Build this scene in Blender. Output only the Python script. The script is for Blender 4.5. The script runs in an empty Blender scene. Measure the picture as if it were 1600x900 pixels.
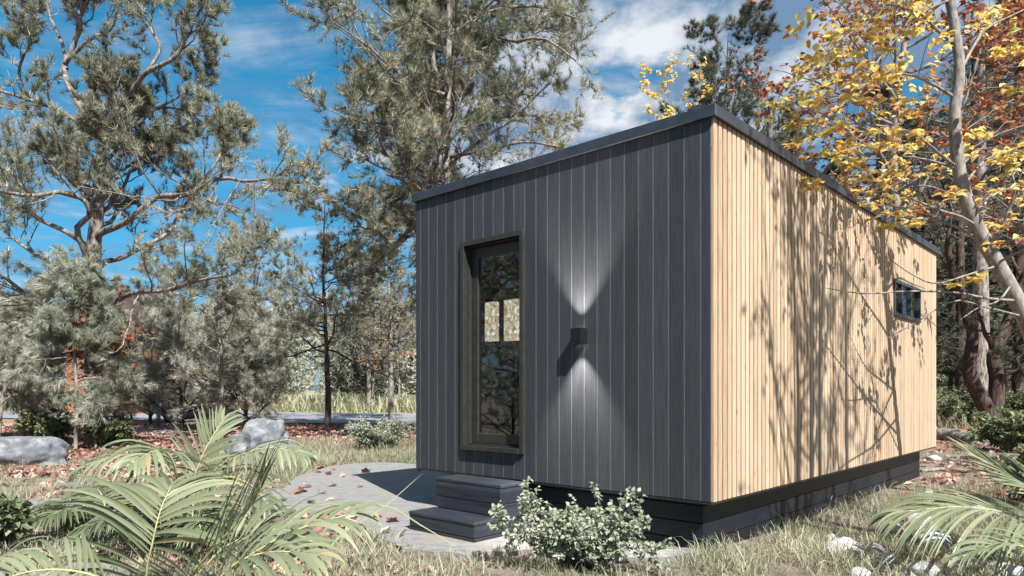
import bpy, math
import numpy as np
from math import radians as RAD

S = bpy.context.scene
COL = S.collection
F = 1088.0          # focal length in photo pixels (1600 wide)
EYE = 1.33          # eye height in metres

# ------------------------------------------------------------------ camera
cam_d = bpy.data.cameras.new('camera')
cam_d.sensor_width = 36.0
cam_d.lens = F / 1600.0 * 36.0
cam_d.shift_y = 0.1
cam_d.clip_start = 0.05
cam_d.clip_end = 3000.0
cam = bpy.data.objects.new('camera', cam_d)
cam.location = (0, 0, EYE)
cam.rotation_euler = (RAD(90), 0, 0)
COL.objects.link(cam)
S.camera = cam

# ------------------------------------------------------------------ render
S.view_settings.view_transform = 'Standard'
S.view_settings.look = 'None'
S.view_settings.gamma = 1.0
S.view_settings.use_curve_mapping = False
S.view_settings.exposure = 1.1
S.render.engine = 'CYCLES'
S.cycles.max_bounces = 6
S.cycles.diffuse_bounces = 3
S.cycles.glossy_bounces = 3
S.cycles.transmission_bounces = 4
S.cycles.transparent_max_bounces = 6
S.cycles.caustics_reflective = False
S.cycles.caustics_refractive = False
S.cycles.sample_clamp_indirect = 6.0

# ------------------------------------------------------------------ sky and sun
SUN_ELEV = RAD(48)
SUN_H = np.array([0.4253, -0.905, 0.0])
SUN_DIR = np.array([SUN_H[0]*math.cos(SUN_ELEV), SUN_H[1]*math.cos(SUN_ELEV), math.sin(SUN_ELEV)])
W = bpy.data.worlds.new('World')
S.world = W
W.use_nodes = True
wn, wl = W.node_tree.nodes, W.node_tree.links
wn.clear()
def N(nodes, t, **kw):
    n = nodes.new(t)
    for k, v in kw.items():
        if k == 'inp':
            for a, b in v.items(): n.inputs[a].default_value = b
        else: setattr(n, k, v)
    return n
sky = N(wn, 'ShaderNodeTexSky', sky_type='NISHITA', sun_disc=False, sun_elevation=SUN_ELEV,
        sun_rotation=math.atan2(SUN_H[0], SUN_H[1]), altitude=200, air_density=1.0, dust_density=0.6, ozone_density=2.5)
hs = N(wn, 'ShaderNodeHueSaturation', inp={'Hue': 0.466, 'Saturation': 1.3, 'Value': 1.3})
wl.new(sky.outputs[0], hs.inputs['Color'])
tc = N(wn, 'ShaderNodeTexCoord')
sep = N(wn, 'ShaderNodeSeparateXYZ'); wl.new(tc.outputs['Generated'], sep.inputs[0])
def M(nodes, links, op, a, b=None, c=None):
    n = nodes.new('ShaderNodeMath'); n.operation = op
    for i, v in enumerate((a, b, c)):
        if v is None: continue
        if isinstance(v, (int, float)): n.inputs[i].default_value = v
        else: links.new(v, n.inputs[i])
    return n.outputs[0]
wm = lambda op, a, b=None, c=None: M(wn, wl, op, a, b, c)
zc = wm('ADD', wm('MAXIMUM', sep.outputs[2], 0.0), 0.12)
cx = wm('DIVIDE', sep.outputs[0], zc)
cy = wm('DIVIDE', sep.outputs[1], zc)
comb = N(wn, 'ShaderNodeCombineXYZ'); wl.new(cx, comb.inputs[0]); wl.new(cy, comb.inputs[1])
mp = N(wn, 'ShaderNodeMapping'); mp.inputs['Location'].default_value = (3.3, 1.5, 0.0); mp.inputs['Scale'].default_value = (1.0, 0.8, 1)
wl.new(comb.outputs[0], mp.inputs[0])
n1 = N(wn, 'ShaderNodeTexNoise', inp={'Scale': 1.7, 'Detail': 12.0, 'Roughness': 0.55, 'Distortion': 0.1})
wl.new(mp.outputs[0], n1.inputs['Vector'])
# cumulus bank is denser toward the right and above
bias = wm('MULTIPLY', wm('MAXIMUM', wm('MINIMUM', wm('ADD', wm('MULTIPLY', cx, 0.55), 0.12), 0.30), -0.3), 0.42)
dens = wm('ADD', n1.outputs['Fac'], bias)
cr = N(wn, 'ShaderNodeValToRGB'); cr.color_ramp.elements[0].position = 0.535; cr.color_ramp.elements[1].position = 0.59
wl.new(dens, cr.inputs[0])
# cirrus streaks
mp2 = N(wn, 'ShaderNodeMapping'); mp2.inputs['Rotation'].default_value = (0, 0, RAD(-28)); mp2.inputs['Scale'].default_value = (1.1, 3.2, 1); mp2.inputs['Location'].default_value = (2.3, 4.9, 0)
wl.new(comb.outputs[0], mp2.inputs[0])
n2 = N(wn, 'ShaderNodeTexNoise', inp={'Scale': 1.0, 'Detail': 10.0, 'Roughness': 0.68, 'Distortion': 0.8})
wl.new(mp2.outputs[0], n2.inputs['Vector'])
cr2 = N(wn, 'ShaderNodeValToRGB'); cr2.color_ramp.elements[0].position = 0.43; cr2.color_ramp.elements[1].position = 0.66
wl.new(n2.outputs['Fac'], cr2.inputs[0])
cov = wm('MAXIMUM', cr.outputs[0], wm('MULTIPLY', cr2.outputs[0], 0.62))
n3 = N(wn, 'ShaderNodeTexNoise', inp={'Scale': 3.0, 'Detail': 9.0, 'Roughness': 0.6})
wl.new(mp.outputs[0], n3.inputs['Vector'])
cc = N(wn, 'ShaderNodeValToRGB')
cc.color_ramp.elements[0].position = 0.45; cc.color_ramp.elements[0].color = (0.95, 1.6, 2.5, 1)
cc.color_ramp.elements[1].position = 0.60; cc.color_ramp.elements[1].color = (4.3, 4.5, 4.75, 1)
wl.new(n3.outputs['Fac'], cc.inputs[0])
mixc = N(wn, 'ShaderNodeMix', data_type='RGBA')
tint = N(wn, 'ShaderNodeValToRGB')
els = tint.color_ramp.elements
els[0].position = 0.0; els[0].color = (0.20, 0.30, 0.42, 1); els[1].position = 0.6; els[1].color = (0.30, 0.52, 0.62, 1)
e_ = els.new(0.12); e_.color = (0.24, 0.36, 0.46, 1); e_ = els.new(0.3); e_.color = (0.29, 0.46, 0.56, 1)
wl.new(sep.outputs[2], tint.inputs[0])
mt_ = N(wn, 'ShaderNodeMix', data_type='RGBA', blend_type='MULTIPLY'); mt_.inputs['Factor'].default_value = 1.0
wl.new(hs.outputs[0], mt_.inputs['A']); wl.new(tint.outputs[0], mt_.inputs['B'])
wl.new(cov, mixc.inputs['Factor']); wl.new(mt_.outputs['Result'], mixc.inputs['A']); wl.new(cc.outputs[0], mixc.inputs['B'])
bg = N(wn, 'ShaderNodeBackground', inp={'Strength': 0.092})
wl.new(mixc.outputs['Result'], bg.inputs['Color'])
wo = N(wn, 'ShaderNodeOutputWorld'); wl.new(bg.outputs[0], wo.inputs[0])

sd = bpy.data.lights.new('sun', 'SUN'); sd.energy = 5.0; sd.angle = RAD(0.5); sd.color = (1.0, 0.965, 0.92)
sun = bpy.data.objects.new('sun', sd); COL.objects.link(sun)
from mathutils import Vector
sun.rotation_euler = Vector(SUN_DIR).to_track_quat('Z', 'Y').to_euler()

# ------------------------------------------------------------------ object helpers
def tag(o, label=None, cat=None, group=None, kind=None):
    if label: o['label'] = label
    if cat: o['category'] = cat
    if group: o['group'] = group
    if kind: o['kind'] = kind
    return o
def empty(name, loc, label, cat, group=None, rz=0.0):
    o = bpy.data.objects.new(name, None); COL.objects.link(o)
    o.location = loc; o.rotation_euler = (0, 0, rz); o.empty_display_size = 0.2
    return tag(o, label, cat, group)
def mesh_data(name, verts, faces, mats=(), smooth=False, tint=None, matidx=None):
    """faces: list of (m,k) integer arrays"""
    verts = np.asarray(verts, dtype=np.float32)
    me = bpy.data.meshes.new(name)
    faces = [np.asarray(f, dtype=np.int32) for f in faces if len(f)]
    nl = sum(f.size for f in faces); nf = sum(len(f) for f in faces)
    me.vertices.add(len(verts)); me.vertices.foreach_set('co', verts.ravel())
    me.loops.add(nl); me.loops.foreach_set('vertex_index', np.concatenate([f.ravel() for f in faces]))
    tot = np.concatenate([np.full(len(f), f.shape[1], dtype=np.int32) for f in faces])
    st = np.concatenate([[0], np.cumsum(tot)[:-1]]).astype(np.int32)
    me.polygons.add(nf); me.polygons.foreach_set('loop_start', st); me.polygons.foreach_set('loop_total', tot)
    if smooth: me.polygons.foreach_set('use_smooth', np.ones(nf, dtype=bool))
    for m in mats: me.materials.append(m)
    if matidx is not None: me.polygons.foreach_set('material_index', np.asarray(matidx, dtype=np.int32))
    if tint is not None:
        a = me.attributes.new('tint', 'FLOAT', 'POINT'); a.data.foreach_set('value', np.asarray(tint, dtype=np.float32))
    me.update(calc_edges=True)
    return me
def link(name, me, parent=None, loc=None):
    o = bpy.data.objects.new(name, me); COL.objects.link(o)
    if parent is not None: o.parent = parent
    if loc is not None: o.location = loc
    return o
class MB:
    """collects boxes and prisms into one mesh"""
    def __init__(s): s.v = []; s.f = []; s.n = 0
    def poly(s, vs, fs):
        vs = np.asarray(vs, float)
        for f in fs: s.f.append([i + s.n for i in f])
        s.v.append(vs); s.n += len(vs)
    def box(s, x0, x1, y0, y1, z0, z1, b=0.0):
        if b <= 0:
            v = [(x0,y0,z0),(x1,y0,z0),(x1,y1,z0),(x0,y1,z0),(x0,y0,z1),(x1,y0,z1),(x1,y1,z1),(x0,y1,z1)]
            s.poly(v, [(0,3,2,1),(4,5,6,7),(0,1,5,4),(1,2,6,5),(2,3,7,6),(3,0,4,7)])
            return
        # bevelled box: each corner gives three vertices
        xs, ys, zs = (x0, x1), (y0, y1), (z0, z1)
        v = []; idx = {}
        for i in (0, 1):
            for j in (0, 1):
                for k in (0, 1):
                    p = np.array((xs[i], ys[j], zs[k])); q = np.array((1-2*i, 1-2*j, 1-2*k))*b
                    for a in range(3):
                        r = p + q; r[a] = p[a]; idx[i,j,k,a] = len(v); v.append(r)
        fs = []
        for a in range(3):
            o1, o2 = [x for x in range(3) if x != a]
            for s_ in (0, 1):
                cs = []
                for (m, n) in ((0,0),(1,0),(1,1),(0,1)):
                    c = [0,0,0]; c[a] = s_; c[o1] = m; c[o2] = n; cs.append(idx[tuple(c)+(a,)])
                fs.append(cs)
            for m in (0, 1):
                for n in (0, 1):
                    c0 = [0,0,0]; c0[o1] = m; c0[o2] = n; c1 = list(c0); c1[a] = 1
                    fs.append([idx[tuple(c0)+(o1,)], idx[tuple(c1)+(o1,)], idx[tuple(c1)+(o2,)], idx[tuple(c0)+(o2,)]])
        for i in (0, 1):
            for j in (0, 1):
                for k in (0, 1): fs.append([idx[i,j,k,0], idx[i,j,k,1], idx[i,j,k,2]])
        s.poly(v, fs)
    def build(s, name, mats, parent=None, smooth=False, fix=True):
        me = bpy.data.meshes.new(name)
        v = np.concatenate(s.v)
        me.from_pydata([tuple(p) for p in v], [], s.f)
        for m in (mats if isinstance(mats, (list, tuple)) else [mats]): me.materials.append(m)
        if fix:
            import bmesh
            bm = bmesh.new(); bm.from_mesh(me); bmesh.ops.recalc_face_normals(bm, faces=bm.faces); bm.to_mesh(me); bm.free()
        if smooth: me.polygons.foreach_set('use_smooth', np.ones(len(me.polygons), dtype=bool))
        return link(name, me, parent)

# ------------------------------------------------------------------ materials
def mat_new(name):
    m = bpy.data.materials.new(name); m.use_nodes = True
    nt = m.node_tree; nt.nodes.clear()
    out = nt.nodes.new('ShaderNodeOutputMaterial')
    return m, nt.nodes, nt.links, out
def ramp(nodes, stops, interp='LINEAR'):
    r = nodes.new('ShaderNodeValToRGB'); r.color_ramp.interpolation = interp
    els = r.color_ramp.elements
    while len(els) < len(stops): els.new(0.5)
    for e, (p, c) in zip(els, stops): e.position = p; e.color = (*c, 1)
    return r
def leaf_mat(name, stops, trans=0.3, rough=0.55, spec=0.25, back=None):
    m, nd, ln, out = mat_new(name)
    at = N(nd, 'ShaderNodeAttribute', attribute_name='tint')
    r = ramp(nd, stops); ln.new(at.outputs['Fac'], r.inputs[0])
    p = N(nd, 'ShaderNodeBsdfPrincipled', inp={'Roughness': rough, 'Specular IOR Level': spec})
    ln.new(r.outputs[0], p.inputs['Base Color'])
    t = N(nd, 'ShaderNodeBsdfTranslucent'); ln.new(r.outputs[0], t.inputs['Color'])
    mx = N(nd, 'ShaderNodeMixShader', inp={0: trans})
    ln.new(p.outputs[0], mx.inputs[1]); ln.new(t.outputs[0], mx.inputs[2]); ln.new(mx.outputs[0], out.inputs[0])
    return m
def noise_mat(name, stops, scale=(1,1,1), nscale=5.0, detail=8.0, rough=0.7, rr=0.6, bump=0.0, bscale=None, spec=0.3, coord='Object', dist=0.0, extra=None, metallic=0.0):
    """extra: (stops2 as colour, scale, threshold lo, hi) – a second set of blotches"""
    m, nd, ln, out = mat_new(name)
    tcn = nd.new('ShaderNodeTexCoord'); mpn = nd.new('ShaderNodeMapping'); mpn.inputs['Scale'].default_value = scale
    ln.new(tcn.outputs[coord], mpn.inputs[0])
    n = N(nd, 'ShaderNodeTexNoise', inp={'Scale': nscale, 'Detail': detail, 'Roughness': rr, 'Distortion': dist}); ln.new(mpn.outputs[0], n.inputs['Vector'])
    r = ramp(nd, stops); ln.new(n.outputs['Fac'], r.inputs[0])
    colr = r.outputs[0]
    if extra:
        c2, sc2, lo, hi = extra
        n2_ = N(nd, 'ShaderNodeTexNoise', inp={'Scale': sc2, 'Detail': 7.0, 'Roughness': 0.6}); ln.new(tcn.outputs[coord], n2_.inputs['Vector'])
        r2 = ramp(nd, [(lo, (0,0,0)), (hi, (1,1,1))]); ln.new(n2_.outputs['Fac'], r2.inputs[0])
        mx = N(nd, 'ShaderNodeMix', data_type='RGBA'); mx.inputs['B'].default_value = (*c2, 1)
        ln.new(r2.outputs[0], mx.inputs['Factor']); ln.new(colr, mx.inputs['A']); colr = mx.outputs['Result']
    p = N(nd, 'ShaderNodeBsdfPrincipled', inp={'Roughness': rough, 'Specular IOR Level': spec, 'Metallic': metallic})
    ln.new(colr, p.inputs['Base Color'])
    if bump:
        if bscale is None: h = n.outputs['Fac']
        else:
            nb = N(nd, 'ShaderNodeTexNoise', inp={'Scale': bscale, 'Detail': 8.0, 'Roughness': 0.65}); ln.new(mpn.outputs[0], nb.inputs['Vector']); h = nb.outputs['Fac']
        b = N(nd, 'ShaderNodeBump', inp={'Strength': 1.0, 'Distance': bump}); ln.new(h, b.inputs['Height']); ln.new(b.outputs[0], p.inputs['Normal'])
    ln.new(p.outputs[0], out.inputs[0])
    return m
def plank_mat(name, stops, pitch, axis=0, grain=(60, 60, 2.2), var=0.25, knots=None, rough=0.6, bump=0.0008, spec=0.35, off=0.0):
    """wood: grain stretched along the board, every board a shade of its own (board index from the coordinate across it)"""
    m, nd, ln, out = mat_new(name)
    tcn = nd.new('ShaderNodeTexCoord'); sp = nd.new('ShaderNodeSeparateXYZ'); ln.new(tcn.outputs['Object'], sp.inputs[0])
    mm = lambda op, a, b=None, c=None: M(nd, ln, op, a, b, c)
    idx = mm('FLOOR', mm('DIVIDE', mm('ADD', sp.outputs[axis], off), pitch))
    wn_ = N(nd, 'ShaderNodeTexWhiteNoise', noise_dimensions='1D'); ln.new(idx, wn_.inputs['W'])
    cb = nd.new('ShaderNodeCombineXYZ')
    for i in range(3): ln.new(mm('MULTIPLY', sp.outputs[i], grain[i]), cb.inputs[i])
    addv = N(nd, 'ShaderNodeVectorMath', operation='ADD'); ln.new(cb.outputs[0], addv.inputs[0])
    sc = N(nd, 'ShaderNodeVectorMath', operation='SCALE', inp={'Scale': 37.0}); ln.new(wn_.outputs['Color'], sc.inputs[0]); ln.new(sc.outputs[0], addv.inputs[1])
    n = N(nd, 'ShaderNodeTexNoise', inp={'Scale': 1.0, 'Detail': 6.0, 'Roughness': 0.65, 'Distortion': 0.6}); ln.new(addv.outputs[0], n.inputs['Vector'])
    fac = mm('ADD', n.outputs['Fac'], mm('MULTIPLY', mm('SUBTRACT', wn_.outputs['Value'], 0.5), var))
    r = ramp(nd, stops); ln.new(fac, r.inputs[0]); colr = r.outputs[0]
    if knots:
        kc, ks, kr = knots
        cb2 = nd.new('ShaderNodeCombineXYZ')
        for i in range(3): ln.new(mm('MULTIPLY', sp.outputs[i], ks[i]), cb2.inputs[i])
        vo = N(nd, 'ShaderNodeTexVoronoi', inp={'Scale': 1.0, 'Randomness': 1.0}); ln.new(cb2.outputs[0], vo.inputs['Vector'])
        r2 = ramp(nd, [(0.0, (1,1,1)), (kr, (0,0,0))]); ln.new(vo.outputs['Distance'], r2.inputs[0])
        mx = N(nd, 'ShaderNodeMix', data_type='RGBA'); mx.inputs['B'].default_value = (*kc, 1)
        ln.new(r2.outputs[0], mx.inputs['Factor']); ln.new(colr, mx.inputs['A']); colr = mx.outputs['Result']
    p = N(nd, 'ShaderNodeBsdfPrincipled', inp={'Roughness': rough, 'Specular IOR Level': spec}); ln.new(colr, p.inputs['Base Color'])
    b = N(nd, 'ShaderNodeBump', inp={'Strength': 1.0, 'Distance': bump}); ln.new(n.outputs['Fac'], b.inputs['Height']); ln.new(b.outputs[0], p.inputs['Normal'])
    ln.new(p.outputs[0], out.inputs[0])
    return m
MT = {}
MT['dark_board'] = plank_mat('charcoal_stained_board', [(0.2, (0.024,0.0255,0.029)), (0.5, (0.040,0.042,0.047)), (0.8, (0.062,0.064,0.069))], 0.1434, 0, (90, 90, 3.0), 0.20, ((0.02,0.02,0.022), (7,7,2.6), 0.05), 0.55, 0.0006, 0.3, off=-0.098)
MT['pale_board'] = plank_mat('natural_larch_batten', [(0.25, (0.30,0.20,0.12)), (0.5, (0.46,0.345,0.235)), (0.75, (0.57,0.455,0.33))], 0.08311, 1, (110, 110, 2.6), 0.26, ((0.18,0.09,0.045), (13,13,4.0), 0.13), 0.6, 0.0008, 0.3)
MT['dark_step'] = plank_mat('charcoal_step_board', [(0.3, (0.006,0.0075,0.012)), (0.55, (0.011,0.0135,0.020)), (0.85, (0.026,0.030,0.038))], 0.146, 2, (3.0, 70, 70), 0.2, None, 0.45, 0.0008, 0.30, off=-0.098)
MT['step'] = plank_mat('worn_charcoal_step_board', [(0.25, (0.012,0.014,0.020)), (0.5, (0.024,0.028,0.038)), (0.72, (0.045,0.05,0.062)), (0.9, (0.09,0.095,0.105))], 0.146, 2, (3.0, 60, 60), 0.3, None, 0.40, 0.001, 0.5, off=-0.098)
MT['edge_light'] = noise_mat('painted_edge_light_grey', [(0.3, (0.09,0.09,0.092)), (0.7, (0.14,0.14,0.141))], (1,1,1), 9.0, 5.0, 0.5, 0.5)  # pale grey stands in for sun catching the board edges
MT['dark_trim'] = noise_mat('dark_metal_trim', [(0.3, (0.024,0.029,0.038)), (0.7, (0.040,0.046,0.058))], (1,1,1), 9.0, 5.0, 0.42, 0.5, 0.0, spec=0.5)
MT['frame'] = noise_mat('dark_olive_painted_frame', [(0.3, (0.021,0.021,0.018)), (0.7, (0.034,0.033,0.027))], (1,1,1), 14.0, 4.0, 0.4, 0.5, 0.0, spec=0.5)
MT['back'] = noise_mat('brown_batten_backing', [(0.3, (0.05,0.034,0.022)), (0.7, (0.085,0.058,0.038))], (1,1,1), 9.0, 5.0, 0.8, 0.5)
MT['lamp'] = noise_mat('black_powder_coat', [(0.3, (0.007,0.0075,0.008)), (0.7, (0.011,0.0115,0.012))], (1,1,1), 60.0, 3.0, 0.5, 0.5)
MT['inner'] = noise_mat('dark_interior_wall', [(0.3, (0.012,0.012,0.013)), (0.7, (0.02,0.02,0.021))], (1,1,1), 4.0, 4.0, 0.8, 0.5)
MT['rail'] = noise_mat('pale_interior_rail', [(0.3, (0.45,0.45,0.44)), (0.7, (0.55,0.55,0.54))], (1,1,1), 4.0, 3.0, 0.5, 0.5)
def glass_mat():
    m, nd, ln, out = mat_new('window_glass')
    fr = N(nd, 'ShaderNodeLayerWeight', inp={'Blend': 0.5})
    k = M(nd, ln, 'MINIMUM', M(nd, ln, 'ADD', M(nd, ln, 'MULTIPLY', M(nd, ln, 'POWER', fr.outputs['Facing'], 4.0), 0.9), 0.10), 1.0)
    tr = N(nd, 'ShaderNodeBsdfTransparent', inp={'Color': (0.86,0.88,0.87,1)})
    g = N(nd, 'ShaderNodeBsdfGlossy', inp={'Roughness': 0.0, 'Color': (0.9,0.93,0.95,1)})
    mx = nd.new('ShaderNodeMixShader'); ln.new(k, mx.inputs[0]); ln.new(tr.outputs[0], mx.inputs[1]); ln.new(g.outputs[0], mx.inputs[2])
    ln.new(mx.outputs[0], out.inputs[0]); return m
MT['glass'] = glass_mat()
def emit_mat(name, colour, strength, tex=None):
    m, nd, ln, out = mat_new(name)
    e = N(nd, 'ShaderNodeEmission', inp={'Color': (*colour,1), 'Strength': strength})
    if tex:
        tcn = nd.new('ShaderNodeTexCoord'); n = N(nd, 'ShaderNodeTexNoise', inp={'Scale': tex[0], 'Detail': 6.0, 'Roughness': 0.7, 'Distortion': 2.5}); ln.new(tcn.outputs['Object'], n.inputs['Vector'])
        r = ramp(nd, tex[1]); ln.new(n.outputs['Fac'], r.inputs[0]); ln.new(r.outputs[0], e.inputs['Color'])
    ln.new(e.outputs[0], out.inputs[0]); return m
MT['diffuser'] = emit_mat('lamp_diffuser', (1.0, 0.93, 0.85), 5.0)
MT['shade'] = emit_mat('lit_bark_paper_shade', (0.6,0.5,0.4), 0.85, (9.0, [(0.32, (0.08,0.06,0.035)), (0.45, (0.28,0.22,0.14)), (0.55, (0.45,0.38,0.28)), (0.66, (0.85,0.84,0.84))]))
MT['bark_pale'] = noise_mat('pale_pine_bark', [(0.34, (0.045,0.037,0.032)), (0.48, (0.18,0.155,0.135)), (0.68, (0.42,0.38,0.345))], (1,1,0.28), 14.0, 8.0, 0.85, 0.7, 0.02, spec=0.1)
MT['bark_grey'] = noise_mat('grey_smooth_bark', [(0.3, (0.10,0.085,0.075)), (0.5, (0.24,0.215,0.19)), (0.7, (0.38,0.35,0.32))], (1,1,0.35), 22.0, 8.0, 0.8, 0.7, 0.008, spec=0.1)
MT['bark_dark'] = noise_mat('dark_rough_bark', [(0.3, (0.025,0.018,0.015)), (0.5, (0.07,0.052,0.045)), (0.72, (0.16,0.12,0.105))], (1,1,0.22), 12.0, 8.0, 0.9, 0.7, 0.03, spec=0.1)
MT['needle_olive'] = leaf_mat('olive_pine_needles', [(0.0, (0.085,0.095,0.06)), (0.5, (0.235,0.245,0.17)), (0.85, (0.43,0.42,0.30)), (1.0, (0.44,0.34,0.20))], 0.2, 0.42, 0.5)
MT['needle_grey'] = leaf_mat('grey_green_needles', [(0.0, (0.13,0.145,0.105)), (0.5, (0.33,0.345,0.27)), (1.0, (0.56,0.56,0.46))], 0.22, 0.45, 0.45)
MT['needle_dark'] = leaf_mat('dark_spruce_needles', [(0.0, (0.06,0.07,0.052)), (0.6, (0.13,0.14,0.10)), (1.0, (0.22,0.22,0.16))], 0.2, 0.55)
MT['leaf_yellow'] = leaf_mat('yellow_autumn_leaves', [(0.0, (0.60,0.27,0.07)), (0.2, (0.68,0.42,0.10)), (0.42, (0.76,0.56,0.15)), (0.7, (0.84,0.67,0.22)), (0.9, (0.86,0.76,0.42)), (1.0, (0.55,0.55,0.20))], 0.5, 0.45)
MT['leaf_red'] = leaf_mat('red_autumn_leaves', [(0.0, (0.24,0.06,0.045)), (0.35, (0.36,0.13,0.07)), (0.6, (0.50,0.25,0.10)), (1.0, (0.60,0.42,0.17))], 0.4, 0.45)
MT['leaf_orange'] = leaf_mat('orange_autumn_leaves', [(0.0, (0.42,0.20,0.14)), (0.5, (0.58,0.32,0.17)), (1.0, (0.68,0.48,0.26))], 0.4, 0.5)
MT['leaf_green'] = leaf_mat('green_shrub_leaves', [(0.0, (0.07,0.09,0.045)), (0.6, (0.17,0.20,0.105)), (1.0, (0.30,0.33,0.19))], 0.35, 0.45)
MT['leaf_grey'] = leaf_mat('silvery_shrub_leaves', [(0.0, (0.18,0.21,0.145)), (0.55, (0.33,0.36,0.26)), (1.0, (0.50,0.52,0.40))], 0.35, 0.45)
MT['palm'] = leaf_mat('pale_palm_leaflets', [(0.0, (0.13,0.155,0.085)), (0.45, (0.23,0.26,0.15)), (0.85, (0.33,0.35,0.215)), (1.0, (0.38,0.29,0.16))], 0.35, 0.38, 0.4)
MT['palm_dark'] = leaf_mat('dark_palm_leaflets', [(0.0, (0.07,0.09,0.05)), (0.6, (0.15,0.18,0.10)), (1.0, (0.26,0.28,0.15))], 0.3, 0.38, 0.4)
MT['stalk'] = noise_mat('palm_stalk', [(0.3, (0.33,0.31,0.13)), (0.7, (0.48,0.44,0.22))], (1,1,1), 12.0, 4.0, 0.5, 0.5)
MT['grass'] = leaf_mat('dry_meadow_grass', [(0.0, (0.13,0.155,0.09)), (0.35, (0.27,0.285,0.18)), (0.7, (0.42,0.405,0.28)), (1.0, (0.56,0.50,0.38))], 0.35, 0.5)
MT['grass_far'] = leaf_mat('tall_pale_grass', [(0.0, (0.20,0.21,0.13)), (0.5, (0.36,0.36,0.23)), (1.0, (0.52,0.49,0.34))], 0.35, 0.5)
MT['litter_leaf'] = leaf_mat('fallen_leaves', [(0.0, (0.11,0.045,0.035)), (0.25, (0.24,0.11,0.085)), (0.5, (0.40,0.24,0.20)), (0.72, (0.56,0.38,0.33)), (0.88, (0.56,0.38,0.21)), (1.0, (0.60,0.50,0.42))], 0.2, 0.6)
MT['stone_white'] = noise_mat('white_river_stone', [(0.3, (0.24,0.255,0.26)), (0.55, (0.42,0.43,0.43)), (0.8, (0.58,0.58,0.565))], (1,1,1), 9.0, 8.0, 0.7, 0.65, 0.004, extra=((0.22,0.19,0.16), 5.0, 0.58, 0.72))
MT['boulder'] = noise_mat('grey_lichen_boulder', [(0.28, (0.05,0.055,0.06)), (0.5, (0.17,0.18,0.19)), (0.7, (0.33,0.34,0.35))], (1,1,1), 6.0, 11.0, 0.85, 0.72, 0.03, extra=((0.09,0.10,0.12), 2.2, 0.52, 0.66))
MT['path'] = noise_mat('pale_worn_paving', [(0.3, (0.12,0.12,0.118)), (0.5, (0.215,0.213,0.208)), (0.72, (0.29,0.287,0.28))], (1,2.2,1), 5.5, 12.0, 0.8, 0.72, 0.006, extra=((0.25,0.215,0.18), 1.1, 0.52, 0.66))
MT['asphalt'] = noise_mat('pale_old_asphalt', [(0.3, (0.16,0.165,0.185)), (0.7, (0.27,0.275,0.30))], (1,1,1), 3.0, 10.0, 0.8, 0.7)
MT['orange_timber'] = noise_mat('orange_stained_timber', [(0.3, (0.20,0.075,0.035)), (0.7, (0.34,0.15,0.075))], (1,1,6), 2.0, 6.0, 0.6, 0.6)
MT['roof_dark'] = noise_mat('dark_roof_sheet', [(0.3, (0.05,0.03,0.03)), (0.7, (0.09,0.05,0.04))], (1,1,1), 3.0, 6.0, 0.7, 0.6)
MT['soil'] = None

# ------------------------------------------------------------------ geometry helpers
def P(px, py, Y):
    """point seen at photo pixel (px, py) standing Y metres in front of the eye"""
    return np.array([(px-800)/F*Y, Y, EYE-(py-610)/F*Y])
def G(px, py):
    """ground point under a photo pixel"""
    Y = EYE*F/(py-610.0)
    return np.array([(px-800)/F*Y, Y, 0.0])
def gz(x, y):
    """gentle relief of the ground"""
    x = np.asarray(x, float); y = np.asarray(y, float)
    return 0.018*np.sin(x*0.9+1.3)*np.cos(y*0.8) + 0.010*np.sin(x*2.3+y*1.7) - 0.012
def nrm(v): return v / np.maximum(np.linalg.norm(v, axis=-1, keepdims=True), 1e-9)
def bez(pts, n):
    """Catmull-Rom through pts, n samples"""
    p = np.asarray(pts, float)
    if len(p) == 2: t = np.linspace(0, 1, n)[:, None]; return p[0]*(1-t)+p[1]*t
    e = np.vstack([2*p[0]-p[1], p, 2*p[-1]-p[-2]])
    u = np.linspace(0, len(p)-1, n); i = np.minimum(u.astype(int), len(p)-2); t = (u-i)[:, None]
    a, b, c, d = e[i], e[i+1], e[i+2], e[i+3]
    return 0.5*((2*b)+(c-a)*t+(2*a-5*b+4*c-d)*t**2+(3*b-a-3*c+d)*t**3)
def tubes(Pts, R, sides):
    """Pts (B,n,3), R (B,n) -> verts, quads"""
    B, n, _ = Pts.shape
    T = np.empty_like(Pts); T[:, 1:-1] = Pts[:, 2:]-Pts[:, :-2]; T[:, 0] = Pts[:, 1]-Pts[:, 0]; T[:, -1] = Pts[:, -1]-Pts[:, -2]
    T = nrm(T)
    ref = np.where(np.abs(T[:, :1, 2:]) > 0.75, np.array([1.0, 0.13, 0]), np.array([0.0, 0.0, 1.0]))
    U = nrm(np.cross(T, np.broadcast_to(ref, T.shape))); V = np.cross(T, U)
    a = np.linspace(0, 2*np.pi, sides, endpoint=False)
    ring = Pts[:, :, None] + R[:, :, None, None]*(np.cos(a)[:, None]*U[:, :, None] + np.sin(a)[:, None]*V[:, :, None])
    v = ring.reshape(-1, 3)
    b = np.arange(B)[:, None, None]*n*sides; i = np.arange(n-1)[None, :, None]*sides; j = np.arange(sides)[None, None, :]
    q = np.stack([b+i+j, b+i+(j+1) % sides, b+i+sides+(j+1) % sides, b+i+sides+j], -1).reshape(-1, 4)
    return v, q
def merge(parts):
    vs, fs, n = [], {}, 0
    for v, q in parts:
        vs.append(v)
        for f in (q if isinstance(q, list) else [q]):
            fs.setdefault(f.shape[1], []).append(f+n)
        n += len(v)
    return np.concatenate(vs), [np.concatenate(f) for f in fs.values()]
def randunit(rng, shape): return nrm(rng.normal(size=tuple(shape)+(3,)))
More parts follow.
